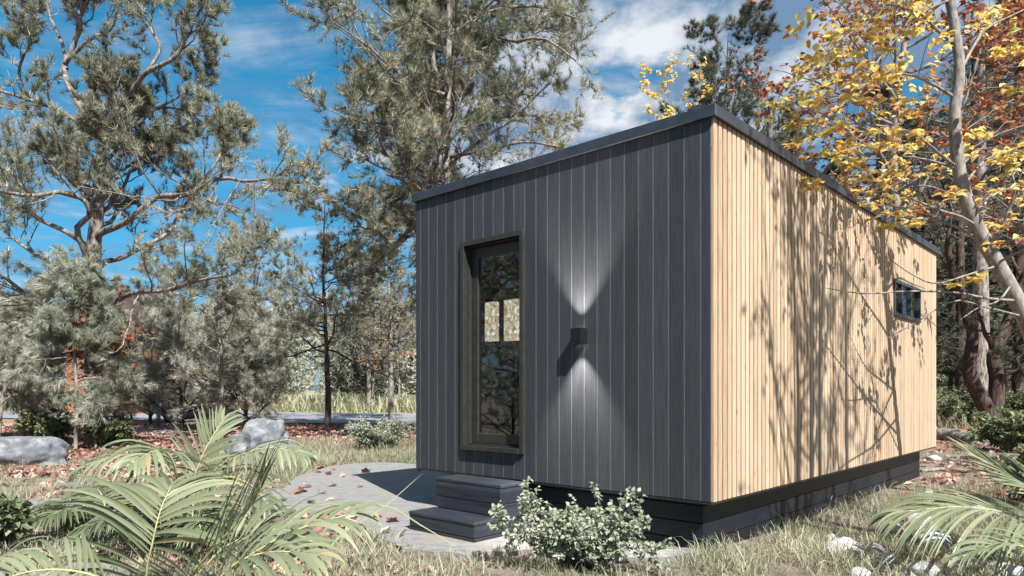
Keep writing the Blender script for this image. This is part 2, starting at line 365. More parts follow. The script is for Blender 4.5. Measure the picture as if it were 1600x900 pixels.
def spread(rng, Pa, Ra, La, k, t0, t1, ang, angj, ratio, fall, n, curl, up, taper, rr, flat=1.0):
    """k children on each parent polyline"""
    B, m, _ = Pa.shape
    t = t0+(t1-t0)*((np.arange(k)[None]+rng.random((B, k)))/k)
    u = t*(m-1); i = np.minimum(u.astype(int), m-2); f = (u-i)[..., None]; b = np.arange(B)[:, None]
    p = Pa[b, i]*(1-f)+Pa[b, i+1]*f; tan = nrm(Pa[b, i+1]-Pa[b, i]); r = Ra[b, i]*(1-f[..., 0])+Ra[b, i+1]*f[..., 0]
    w = rng.normal(size=(B, k, 3)); w[..., 2] *= flat
    perp = nrm(w-(w*tan).sum(-1, keepdims=True)*tan)
    a = RAD(ang)+RAD(angj)*rng.normal(size=(B, k, 1))
    d = nrm(np.cos(a)*tan+np.sin(a)*perp); d[..., 2] *= (0.5+0.5*flat); d = nrm(d)
    L = La[:, None]*ratio*(1-fall*(t-t0)/max(t1-t0, 1e-6))*rng.uniform(0.65, 1.25, (B, k))
    p = p.reshape(-1, 3); d = d.reshape(-1, 3); L = L.ravel(); r0 = np.minimum(r.ravel()*rr, L*0.05+0.004)
    out = np.empty((len(p), n, 3)); out[:, 0] = p
    for s in range(1, n):
        d = nrm(d+curl*rng.normal(size=d.shape)+np.array([0, 0, up]))
        out[:, s] = out[:, s-1]+d*(L/(n-1))[:, None]
    R = r0[:, None]*np.linspace(1, taper, n)[None]
    return out, R, L
def sample(rng, Pa, k, t0):
    B, m, _ = Pa.shape
    t = t0+(1-t0)*((np.arange(k)[None]+rng.random((B, k)))/k)
    u = t*(m-1); i = np.minimum(u.astype(int), m-2); f = (u-i)[..., None]; b = np.arange(B)[:, None]
    return (Pa[b, i]*(1-f)+Pa[b, i+1]*f).reshape(-1, 3), nrm(Pa[b, i+1]-Pa[b, i]).reshape(-1, 3)
def basis(z, rng, roll=None):
    w = randunit(rng, z.shape[:-1]) if roll is None else roll
    x = nrm(np.cross(w, z)); y = np.cross(z, x)
    return np.stack([x, y, z], -1)      # columns
def inst(tv, tf, pos, rot, sc):
    """instance template verts on frames"""
    nV = len(tv)
    v = np.einsum('nij,kj->nki', rot, tv)*sc[:, None, None]+pos[:, None]
    off = (np.arange(len(pos))*nV)[:, None, None]
    fs = [(f[None]+off).reshape(-1, f.shape[1]) for f in tf]
    return v.reshape(-1, 3), fs
def tuft(rng, k, lo, hi, w, jl=0.25):
    """brush of k needles round +z"""
    v, f = [], []
    for i in range(k):
        a = 2*np.pi*i/k*1.0+rng.random()*1.2; e = RAD(rng.uniform(lo, hi))
        d = np.array([math.sin(e)*math.cos(a), math.sin(e)*math.sin(a), math.cos(e)])
        s = nrm(np.cross(d, rng.normal(size=3)))*w*0.5; L = 1-jl*rng.random()
        v += [-s, s, d*L]; f.append((3*i, 3*i+1, 3*i+2))
    return np.array(v), [np.array(f)]
def leaf_t(w=0.36, fold=0.10, droop=0.12, lobed=False):
    """leaf along +y, normal +z, unit length"""
    if lobed:
        o = [(0,0),(0.22,0.12),(0.46,0.16),(0.34,0.40),(0.44,0.62),(0.20,0.66),(0,1.0),(-0.20,0.66),(-0.44,0.62),(-0.34,0.40),(-0.46,0.16),(-0.22,0.12)]
        v = np.array([(x*w/0.42, y, abs(x)*fold*2-droop*y*y) for x, y in o]+[(0, 0.42, -droop*0.17)])
        f = np.array([(i, (i+1) % 12, 12) for i in range(12)])
        return v, [f]
    v = np.array([(0,0,0),(w*0.85,0.32,fold),(w*0.75,0.62,fold*0.8-droop*0.3),(0,1,-droop),(-w*0.75,0.62,fold*0.8-droop*0.3),(-w*0.85,0.32,fold),(0,0.45,-droop*0.15)])
    f = np.array([(0,1,6),(1,2,6),(2,3,6),(3,4,6),(4,5,6),(5,0,6)])
    return v, [f]

# ================================================================== SETTING
# ---- ground
def axis_pts(lo, hi, a, b, step, grow=1.25):
    c = list(np.arange(a, b+1e-6, step)); s = step
    while c[-1] < hi: s *= grow; c.append(c[-1]+s)
    s = step
    while c[0] > lo: s *= grow; c.insert(0, c[0]-s)
    return np.array(c)
gxs = axis_pts(-900, 900, -9, 10, 0.22); gys = axis_pts(-300, 1500, 1.5, 16, 0.22)
GX, GY = np.meshgrid(gxs, gys, indexing='ij')
GZ = gz(GX, GY)
nx, ny = GX.shape
ii = (np.arange(nx-1)[:, None]*ny+np.arange(ny-1)[None]).ravel()
gv = np.stack([GX.ravel(), GY.ravel(), GZ.ravel()], -1)
gf = np.stack([ii, ii+ny, ii+ny+1, ii+1], -1)
def ground_mat():
    m, nd, ln, out = mat_new('forest_ground')
    g = nd.new('ShaderNodeNewGeometry'); sp = nd.new('ShaderNodeSeparateXYZ'); ln.new(g.outputs['Position'], sp.inputs[0])
    mm = lambda op, a, b=None, c=None: M(nd, ln, op, a, b, c)
    def noise(sc, det=8.0, r=0.65):
        n = N(nd, 'ShaderNodeTexNoise', inp={'Scale': sc, 'Detail': det, 'Roughness': r}); ln.new(g.outputs['Position'], n.inputs['Vector']); return n.outputs['Fac']
    base = ramp(nd, [(0.32, (0.07,0.055,0.042)), (0.5, (0.19,0.16,0.125)), (0.68, (0.32,0.28,0.225))]); ln.new(noise(3.0, 12.0, 0.75), base.inputs[0])
    lit = ramp(nd, [(0.3, (0.13,0.045,0.035)), (0.5, (0.30,0.15,0.11)), (0.7, (0.46,0.29,0.22))]); ln.new(noise(9.0, 10.0, 0.8), lit.inputs[0])
    mead = ramp(nd, [(0.3, (0.17,0.17,0.09)), (0.7, (0.36,0.34,0.21))]); ln.new(noise(1.2), mead.inputs[0])
    def mapr(v, a, b):
        n = nd.new('ShaderNodeMapRange'); n.inputs['From Min'].default_value = a; n.inputs['From Max'].default_value = b
        ln.new(v, n.inputs['Value']); return n.outputs['Result']
    wob = mm('MULTIPLY', mm('SUBTRACT', noise(0.5, 5.0), 0.5), 7.0)
    y = mm('ADD', sp.outputs[1], wob)
    mlit = mm('MULTIPLY', mapr(y, 15.0, 17.5), mapr(y, 34.0, 28.0))
    mx1 = N(nd, 'ShaderNodeMix', data_type='RGBA'); ln.new(mlit, mx1.inputs['Factor']); ln.new(base.outputs[0], mx1.inputs['A']); ln.new(lit.outputs[0], mx1.inputs['B'])
    mx2 = N(nd, 'ShaderNodeMix', data_type='RGBA'); ln.new(mapr(y, 30.0, 36.0), mx2.inputs['Factor']); ln.new(mx1.outputs['Result'], mx2.inputs['A']); ln.new(mead.outputs[0], mx2.inputs['B'])
    p = N(nd, 'ShaderNodeBsdfPrincipled', inp={'Roughness': 0.95, 'Specular IOR Level': 0.1}); ln.new(mx2.outputs['Result'], p.inputs['Base Color'])
    b = N(nd, 'ShaderNodeBump', inp={'Strength': 1.0, 'Distance': 0.03}); ln.new(noise(22.0, 8.0, 0.7), b.inputs['Height']); ln.new(b.outputs[0], p.inputs['Normal'])
    ln.new(p.outputs[0], out.inputs[0]); return m
tag(link('ground', mesh_data('ground', gv, [gf], [ground_mat()], smooth=True)), kind='structure')

def slab(name, outline, z0, z1, mat, seed=0, jag=0.06, sub=6, parent=None):
    """flat slab with an uneven worn edge; outline = world xy"""
    rng = np.random.default_rng(seed)
    o = np.asarray(outline, float); pts = []
    for i in range(len(o)):
        a, b = o[i], o[(i+1) % len(o)]
        for k in range(sub): pts.append(a+(b-a)*k/sub+rng.normal(size=2)*jag*(0.3 if k == 0 else 1))
    pts = np.array(pts)
    # smooth once
    pts = (np.roll(pts, 1, 0)+2*pts+np.roll(pts, -1, 0))/4
    n = len(pts); c = pts.mean(0)
    inner = pts+(c-pts)*0.012
    v = [(x, y, z0) for x, y in pts]+[(x, y, z1-0.006) for x, y in pts]+[(x, y, z1) for x, y in inner]
    f = [(i, (i+1) % n, n+(i+1) % n, n+i) for i in range(n)]+[(n+i, n+(i+1) % n, 2*n+(i+1) % n, 2*n+i) for i in range(n)]
    f.append(tuple(range(2*n, 3*n)))
    mb = MB(); mb.poly(v, f); return mb.build(name, mat, parent)

CA = np.array([1.565, 5.44]); D1 = np.array([-0.7334, 0.6797]); D2 = np.array([0.6797, 0.7336])
def C(u, v): return CA+u*D1+v*D2
path_px = [(660,727),(600,724),(545,726),(505,733),(468,744),(455,757),(430,768),(405,782),(440,797),(500,800),(548,806),(580,838),(632,862),(720,873),(820,862),(905,872),(1010,876),(1080,868)]
outl = [tuple(G(*q)[:2]) for q in path_px]+[tuple(C(0.3,1.2)), tuple(C(2.0,1.8)), tuple(C(3.9,1.5))]
tag(slab('path', outl, -0.06, 0.026, MT['path'], 3, 0.05, 7), kind='structure')
tag(slab('path', [tuple(G(*q)[:2]) for q in [(190,672),(250,667),(300,669),(320,678),(270,684),(200,683)]], -0.03, 0.02, MT['path'], 5, 0.2, 5), kind='structure')
# old road beyond the trees
cl = bez([(-120,66,0),(-60,49,0),(-22,38,0),(-3.6,32.5,0),(5,32,0),(13,37,0),(21,52,0),(32,95,0)], 60)
tg = np.gradient(cl, axis=0); nr = nrm(np.stack([-tg[:,1], tg[:,0], 0*tg[:,0]], -1))
Lr, Rr = cl+nr*5.6, cl-nr*5.6
rv = np.concatenate([Lr+[0,0,0.03], Rr+[0,0,0.03]]); k = np.arange(59)
tag(link('road', mesh_data('road', rv, [np.stack([k+60, k+61, k+1, k], -1)], [MT['asphalt']])), kind='structure')

# ================================================================== CABIN
cab = empty('timber_cabin', (CA[0], CA[1], 0), 'flat roofed cabin clad in charcoal boards in front and pale wooden battens along its side', 'cabin')
# local frame: x runs along the front to the far left corner, y runs back along the pale side
cab.rotation_euler = (0, 0, math.atan2(D1[1], D1[0]))
# D2 must be the local -y direction mirrored: rotation of +y by this angle is (-D1y, D1x) = -D2, so the cabin body lies on local -y
LU, LV, ZB, ZT = 3.62, 7.48, 0.455, 3.55
def cbox(mb, u0, u1, v0, v1, z0, z1, b=0.0): mb.box(u0, u1, -v1, -v0, z0, z1, b)
DO = (2.014, 2.805, 0.76, 2.845)   # door opening u0,u1,z0,z1
WO = (5.05, 6.42, 2.31, 2.80)      # side window opening v0,v1,z0,z1
# front boards with chamfered edges
mb = MB(); edges = [0.012]+[0.098+0.1434*k for k in range(25)]+[LU]
edges = [e for e in edges if e <= LU-0.03]+[LU]
def chamfered(mb, a0, a1, z0, z1, front, back, ch, axis):
    """vertical board, chamfers on both long edges"""
    prof = [(a0, back), (a0, front+ch*1.1), (a0+ch, front), (a1-ch, front), (a1, front+ch*1.1), (a1, back)]
    vs = []
    for z in (z0, z1):
        for a, w in prof: vs.append((a, -w, z) if axis == 0 else (w, -a, z))
    n = 6; fs = [(i, (i+1) % n, n+(i+1) % n, n+i) for i in range(n)]+[tuple(range(n))[::-1], tuple(range(n, 2*n))]
    mb.poly(vs, fs)
def boards(mb, edges, gap, op, ch, front, back, axis, z0, z1):
    for a0, a1 in zip(edges[:-1], edges[1:]):
        a0, a1 = a0+gap/2, a1-gap/2
        if a1 <= op[0] or a0 >= op[1]: chamfered(mb, a0, a1, z0, z1, front, back, ch, axis); continue
        if a0 < op[0]: chamfered(mb, a0, op[0], z0, z1, front, back, min(ch, (op[0]-a0)/3), axis); a0 = op[0]
        if a1 > op[1]: chamfered(mb, op[1], a1, z0, z1, front, back, min(ch, (a1-op[1])/3), axis); a1 = op[1]
        if a1-a0 > 0.01:
            c = min(ch, (a1-a0)/3)
            chamfered(mb, a0, a1, z0, op[2], front, back, c, axis); chamfered(mb, a0, a1, op[3], z1, front, back, c, axis)
boards(mb, edges, 0.0088, DO, 0.003, 0.0, 0.03, 0, ZB, 3.47)
mb.build('front_cladding', MT['dark_board'], cab)
mb = MB()  # added strips in the grooves: sunlit chamfers painted as a paler colour
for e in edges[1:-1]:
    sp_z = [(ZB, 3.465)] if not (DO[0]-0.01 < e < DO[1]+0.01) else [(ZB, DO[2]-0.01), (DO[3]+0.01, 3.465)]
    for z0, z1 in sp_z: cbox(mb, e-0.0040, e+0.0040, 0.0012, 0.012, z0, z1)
mb.build('painted_edge_light', MT['edge_light'], cab)
mb = MB()   # backing behind the boards, four pieces round the opening
cbox(mb, 0.04, DO[0], 0.032, 0.09, ZB+0.01, 3.47); cbox(mb, DO[1], LU-0.04, 0.032, 0.09, ZB+0.01, 3.47)
cbox(mb, DO[0], DO[1], 0.032, 0.09, ZB+0.01, DO[2]); cbox(mb, DO[0], DO[1], 0.032, 0.09, DO[3], 3.47)
# backing along the side
cbox(mb, 0.036, 0.09, 0.095, WO[0], ZB+0.01, 3.47); cbox(mb, 0.036, 0.09, WO[1], LV-0.05, ZB+0.01, 3.47)
cbox(mb, 0.036, 0.09, WO[0], WO[1], ZB+0.01, WO[2]); cbox(mb, 0.036, 0.09, WO[0], WO[1], WO[3], 3.47)
# far walls, floor and ceiling of the shell
cbox(mb, LU-0.10, LU-0.03, 0.095, LV-0.05, ZB+0.01, 3.47); cbox(mb, 0.095, LU-0.105, LV-0.10, LV-0.03, ZB+0.01, 3.47)
cbox(mb, 0.095, LU-0.105, 0.095, LV-0.105, ZB+0.012, ZB+0.06); cbox(mb, 0.095, LU-0.105, 0.095, LV-0.105, 3.36, 3.41)
mb.build('inner_wall', MT['inner'], cab)
# pale battens on the side
mb = MB(); n_b = 90; pitch = LV/n_b
e2 = [pitch*k for k in range(n_b+1)]
boards(mb, e2, 0.025, WO, 0.003, -0.008, 0.03, 1, ZB, 3.468)
mb.build('side_cladding', MT['pale_board'], cab)
# cut the backing panel round the window
mb = MB(); cbox(mb, 0.031, 0.035, 0.012, WO[0], ZB+0.004, 3.467); cbox(mb, 0.031, 0.035, WO[1], LV, ZB+0.004, 3.467)
cbox(mb, 0.031, 0.035, WO[0], WO[1], ZB+0.004, WO[2]); cbox(mb, 0.031, 0.035, WO[0], WO[1], WO[3], 3.467)
mb.build('batten_backing', MT['back'], cab)
# left and rear faces
mb = MB(); boards(mb, [0.0+0.15*k for k in range(50)]+[LV], 0.006, (99,99.1,0,0), 0.006, LU-0.029, LU+0.001, 1, ZB, 3.47)
mb.build('rear_cladding', MT['dark_board'], cab)
# fascia and roof
mb = MB(); FT, FB = 3.555, 3.462
o1, o2 = 0.042, 0.035
cbox(mb, -o1, LU+o1, -o2, -o2+0.02, FB, FT, 0.003)
cbox(mb, -o1, -o1+0.02, -o2+0.021, LV+o2, FB, FT, 0.003)
cbox(mb, LU+o1-0.02, LU+o1, -o2+0.021, LV+o2, FB, FT, 0.003)
cbox(mb, -o1+0.021, LU+o1-0.021, LV+o2-0.02, LV+o2, FB, FT, 0.003)
mb.build('fascia', MT['dark_trim'], cab)
mb = MB(); cbox(mb, -o1+0.022, LU+o1-0.022, -o2+0.022, LV+o2-0.022, 3.472, 3.545); rf = mb.build('roof', MT['dark_trim'], cab)
# underside trim and foundation
mb = MB(); cbox(mb, 0.005, LU-0.005, 0.004, LV-0.005, ZB-0.022, ZB-0.003); mb.build('underside', MT['frame'], cab)
mb = MB(); IN = 0.16; zz = [-0.06, 0.098, 0.244, 0.390, ZB-0.024]
for z0, z1 in zip(zz[:-1], zz[1:]):
    cbox(mb, IN, LU-0.5, IN, IN+0.03, z0+0.003, z1-0.003, 0.003)
    cbox(mb, IN-0.0, IN+0.03, IN+0.031, 7.2, z0+0.003, z1-0.003, 0.003)
cbox(mb, IN+0.032, LU-0.52, IN+0.032, 7.15, -0.05, ZB-0.03)
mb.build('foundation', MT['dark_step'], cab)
# tall glazed door: outer trim, recess lining, sash, pane
u0, u1, z0, z1 = DO
mb = MB(); t = 0.05
cbox(mb, u0-t, u0, -0.028, 0.03, z0-t, z1+t, 0.003); cbox(mb, u1, u1+t, -0.028, 0.03, z0-t, z1+t, 0.003)
cbox(mb, u0+0.0005, u1-0.0005, -0.027, 0.03, z1, z1+t, 0.003); cbox(mb, u0+0.0005, u1-0.0005, -0.045, 0.03, z0-t, z0, 0.003)
fr = mb.build('door_frame', MT['frame'], cab)
mb = MB()
cbox(mb, u0-0.004, u0+0.012, 0.031, 0.16, z0, z1); cbox(mb, u1-0.012, u1+0.004, 0.031, 0.16, z0, z1)
cbox(mb, u0+0.013, u1-0.013, 0.031, 0.16, z1-0.012, z1+0.004); cbox(mb, u0+0.013, u1-0.013, 0.031, 0.16, z0-0.004, z0+0.012)
mb.build('jamb', MT['frame'], fr)
door = MB(); s = 0.085; a0, a1, b0, b1 = u0+0.016, u1-0.016, z0+0.016, z1-0.016
cbox(door, a0, a0+s, 0.085, 0.135, b0, b1, 0.004); cbox(door, a1-s, a1, 0.085, 0.135, b0, b1, 0.004)
cbox(door, a0+s+0.001, a1-s-0.001, 0.087, 0.133, b1-s-0.02, b1, 0.004); cbox(door, a0+s+0.001, a1-s-0.001, 0.087, 0.133, b0, b0+s+0.02, 0.004)
dr = door.build('door', MT['frame'], cab)
mb = MB(); cbox(mb, a0+s-0.005, a1-s+0.005, 0.106, 0.112, b0+s+0.01, b1-s-0.01); mb.build('pane', MT['glass'], dr)
mb = MB(); cbox(mb, a0+s-0.02, a0+s-0.008, 0.06, 0.082, 1.55, 1.67, 0.003); mb.build('handle', MT['lamp'], dr)
# side window: frame, two mullions, panes
v0, v1, z0, z1 = WO
mb = MB(); t = 0.045; wu0, wu1 = -0.03, 0.05
cbox(mb, wu0, wu1, v0-0.0, v0+t, z0, z1, 0.003); cbox(mb, wu0, wu1, v1-t, v1, z0, z1, 0.003)
cbox(mb, wu0+0.001, wu1, v0+t+0.0005, v1-t-0.0005, z1-t, z1, 0.003); cbox(mb, wu0-0.012, wu1, v0+t+0.0005, v1-t-0.0005, z0, z0+t, 0.003)
wd = mb.build('window', MT['dark_trim'], cab)
for mv in (5.47, 5.93):
    mb = MB(); cbox(mb, wu0+0.012, wu1-0.01, mv-0.022, mv+0.022, z0+t+0.0005, z1-t-0.0005, 0.003); mb.build('mullion', MT['dark_trim'], wd)
mb = MB(); cbox(mb, 0.012, 0.018, v0+t-0.004, v1-t+0.004, z0+t-0.004, z1-t+0.004); mb.build('pane', MT['glass'], wd)
# pale rail seen inside behind the door
mb = MB(); cbox(mb, 2.98, 3.51, 1.0, 1.015, 1.552, 1.566); mb.build('inner_rail', MT['rail'], cab)

def cab_world(u, v, z):
    p = C(u, v); return (p[0], p[1], z)
RZ = cab.rotation_euler[2]
# steps
st = empty('wooden_steps', cab_world(2.17, -0.58, 0.026), 'charcoal plank steps with two treads below the glass door', 'steps', rz=RZ)
def sbox(mb, u0, u1, v0, v1, z0, z1, b=0.003):
    mb.box(u0-2.17, u1-2.17, -(v1+0.58), -(v0+0.58), z0-0.026, z1-0.026, b)
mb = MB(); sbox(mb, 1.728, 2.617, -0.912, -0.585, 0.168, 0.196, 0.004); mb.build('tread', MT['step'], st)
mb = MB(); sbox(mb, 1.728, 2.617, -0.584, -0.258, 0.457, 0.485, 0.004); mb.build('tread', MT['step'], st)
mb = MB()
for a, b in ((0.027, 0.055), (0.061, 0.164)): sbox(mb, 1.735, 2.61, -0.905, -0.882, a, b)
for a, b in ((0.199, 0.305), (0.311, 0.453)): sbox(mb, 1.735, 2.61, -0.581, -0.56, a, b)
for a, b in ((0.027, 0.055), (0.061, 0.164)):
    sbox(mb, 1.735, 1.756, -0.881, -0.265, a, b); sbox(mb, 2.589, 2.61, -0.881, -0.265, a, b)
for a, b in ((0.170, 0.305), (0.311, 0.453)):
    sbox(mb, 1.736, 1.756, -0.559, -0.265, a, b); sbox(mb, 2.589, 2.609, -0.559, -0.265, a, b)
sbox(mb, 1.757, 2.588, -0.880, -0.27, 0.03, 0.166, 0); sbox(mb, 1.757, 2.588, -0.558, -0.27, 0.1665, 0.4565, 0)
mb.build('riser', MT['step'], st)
# wall lamp with its two beams
wl_ = empty('wall_lamp', cab_world(1.268, 0, 1.82), 'small black up and down lamp glowing on the charcoal boards beside the door', 'wall lamp', rz=RZ)
mb = MB(); h = 0.0675; w = 0.055; pr = 0.098
mb.box(-w, w, 0.001, 0.006, -h, h); mb.box(-w, w, pr-0.004, pr, -h, h); mb.box(-w, -w+0.004, 0.0065, pr-0.0045, -h, h); mb.box(w-0.004, w, 0.0065, pr-0.0045, -h, h)
mb.box(-w+0.0045, w-0.0045, 0.0065, pr-0.0045, -0.02, 0.02)
mb.build('housing', MT['lamp'], wl_)
for s_ in (1, -1):
    mb = MB(); mb.box(-0.035, 0.035, 0.02, 0.072, s_*0.030-0.003, s_*0.030+0.003); mb.build('diffuser', MT['diffuser'], wl_)
    ld = bpy.data.lights.new('beam', 'SPOT'); ld.energy = 210.0; ld.color = (1.0, 0.96, 0.92); ld.spot_size = RAD(76); ld.spot_blend = 0.8; ld.shadow_soft_size = 0.004
    ld.use_nodes = True; ln_ = ld.node_tree.nodes; em_ = ln_['Emission']; fo_ = ln_.new('ShaderNodeLightFalloff'); fo_.inputs['Strength'].default_value = 0.9; fo_.inputs['Smooth'].default_value = 0.22; ld.node_tree.links.new(fo_.outputs['Quadratic'], em_.inputs['Strength'])
    lo = bpy.data.objects.new('beam', ld); COL.objects.link(lo); lo.parent = wl_; lo.location = (0, 0.092, s_*0.066)
    lo.rotation_euler = (RAD(180), 0, 0) if s_ > 0 else (0, 0, 0)
# two hanging lit shades seen through the door
for (uu, ww, zz0, lb) in ((3.10, 0.16, 1.90, 'narrow lit bark paper shade hanging behind the door glass on the left'), (2.75, 0.25, 1.89, 'wide lit bark paper shade hanging behind the door glass on the right')):
    e = empty('pendant_lamp', cab_world(uu, 0.70, 2.35), lb, 'pendant lamp', 'lit shades hanging inside the cabin', rz=RZ)
    mb = MB(); mb.box(-ww/2, ww/2, -0.04, 0.04, zz0-2.35, 0.0, 0.004); mb.build('lamp_shade', MT['shade'], e)
    mb = MB(); mb.box(-0.004, 0.004, -0.004, 0.004, 0.0, 1.008); mb.build('cord', MT['lamp'], e)

# ================================================================== TREES
def arc(p): return np.linalg.norm(np.diff(p, axis=0), axis=1).sum()
def pack(polys, n, wob=0.0, rng=None):
    Pp, Rr_, L = [], [], []
    for pts, r0, r1 in polys:
        q = bez(pts, n)
        if wob and rng is not None:
            w = np.cumsum(rng.normal(size=q.shape), 0)*wob; w -= np.linspace(0, 1, n)[:, None]*w[-1]; q = q+w
        Pp.append(q); Rr_.append(np.linspace(r0, r1, n)); L.append(arc(q))
    return np.array(Pp), np.array(Rr_), np.array(L)
def foliage(rng, Pa, fol):
    pos, tan = sample(rng, Pa, fol['k'], fol.get('t0', 0.3))
    if fol['type'] == 'tuft':     # needles gather in clumps with gaps between them
        ph = rng.uniform(0, 6.28, 6); q = pos*fol.get('cl', 1.0)
        dn = (np.sin(q[:, 0]*3.3+ph[0]+1.2*np.sin(q[:, 2]*2.1+ph[3]))+np.sin(q[:, 1]*3.0+ph[1]+1.2*np.sin(q[:, 0]*2.3+ph[4]))+np.sin(q[:, 2]*4.4+ph[2]+1.2*np.sin(q[:, 1]*2.0+ph[5])))
        kp = dn > fol.get('gap', -0.45)+0.5*rng.normal(size=len(pos)); pos, tan = pos[kp], tan[kp]
    n = len(pos); sz = fol['size']*rng.uniform(0.7, 1.3, n)
    parts = []; tints = []; low = 0.14*np.sin(pos[:, 0]*1.7+3)+0.12*np.sin(pos[:, 2]*2.1+pos[:, 1])
    var = rng.integers(0, 4, n)
    for vv in range(4):
        m = var == vv
        if not m.any(): continue
        r2 = np.random.default_rng(100+vv)
        if fol['type'] == 'tuft':
            tv, tf = tuft(r2, fol['needles'], fol.get('lo', 15), fol.get('hi', 70), fol['w'])
            d = nrm(tan[m]+fol.get('out', 0.5)*randunit(rng, (m.sum(),))+np.array([0, 0, fol.get('up', 0.4)]))
            rot = basis(d, rng)
        else:
            tv, tf = leaf_t(fol.get('w', 0.36), 0.08+0.05*vv, 0.1+0.08*vv, fol.get('lobed', False))
            nz = nrm(np.array([0, 0, 1.0])+fol.get('tilt', 0.45)*rng.normal(size=(m.sum(), 3)))
            yy = tan[m]*0.6+randunit(rng, (m.sum(),)); yy[:, 2] -= fol.get('hang', 0.15)
            yy = nrm(yy-(yy*nz).sum(-1, keepdims=True)*nz); xx = np.cross(yy, nz); rot = np.stack([xx, yy, nz], -1)
        v, f = inst(tv, tf, pos[m], rot, sz[m]); parts.append((v, f))
        tn = np.clip(0.5+low[m]+fol.get('tv', 0.2)*rng.normal(size=m.sum()), 0, 1)
        tints.append(np.repeat(tn, len(tv)))
    v, f = merge(parts)
    return v, f, np.concatenate(tints)
def build_tree(seed, trunks, limbs, lim, levels, fol, sides=(10, 7, 5, 3), nl=12, prune=None, bare=None, wob=0.0):
    """trunks/limbs: (points, r0, r1) in tree space. Returns wood and crown mesh arrays"""
    rng = np.random.default_rng(seed); wood = []
    Pt, Rt, Lt = pack(trunks, 24, wob, rng); wood.append(tubes(Pt, Rt, sides[0]))
    cur = []
    if limbs:
        a = pack(limbs, nl); cur.append(a)
    if lim: cur.append(spread(rng, Pt, Rt, Lt, n=nl, **lim))
    Pa, Ra, La = [np.concatenate([c[i] for c in cur]) for i in range(3)]
    wood.append(tubes(Pa, Ra, sides[1]))
    for i, lv in enumerate(levels):
        lv = dict(lv); n = lv.pop('n', 6)
        Pa, Ra, La = spread(rng, Pa, Ra, La, n=n, **lv)
        if prune is not None and i == 0:
            keep = prune(Pa[:, -1]); Pa, Ra, La = Pa[keep], Ra[keep], La[keep]
        wood.append(tubes(Pa, Ra, sides[min(2+i, 3)]))
    wv, wf = merge(wood)
    return (wv, wf), foliage(rng, Pa, fol)
def place_tree(name, base, arrs, bark, leaf, label, cat='tree', group=None, scale=1.0, rz=0.0, meshes=None):
    if meshes is None:
        (wv, wf), (fv, ff, ti) = arrs
        meshes = (mesh_data('trunk', wv, wf, [MT[bark]], smooth=True), mesh_data('crown', fv, ff, [MT[leaf]], tint=ti))
    root = empty(name, tuple(base), label, cat, group, rz); root.scale = (scale,)*3
    link('trunk', meshes[0], root); link('crown', meshes[1], root)
    return root, meshes
def px_poly(pts, Y, base, dz=None):
    """pts: (px, py[, depth offset]) -> tree space"""
    return np.array([P(p[0], p[1], Y+(p[2] if len(p) > 2 else 0)) for p in pts])-np.asarray(base)

LV = lambda k, t0, ang, ratio, curl, up, n=6, fall=0.3, flat=1.0, t1=1.0, angj=14, taper=0.35, rr=0.55: dict(k=k, t0=t0, t1=t1, ang=ang, angj=angj, ratio=ratio, fall=fall, n=n, curl=curl, up=up, taper=taper, rr=rr, flat=flat)

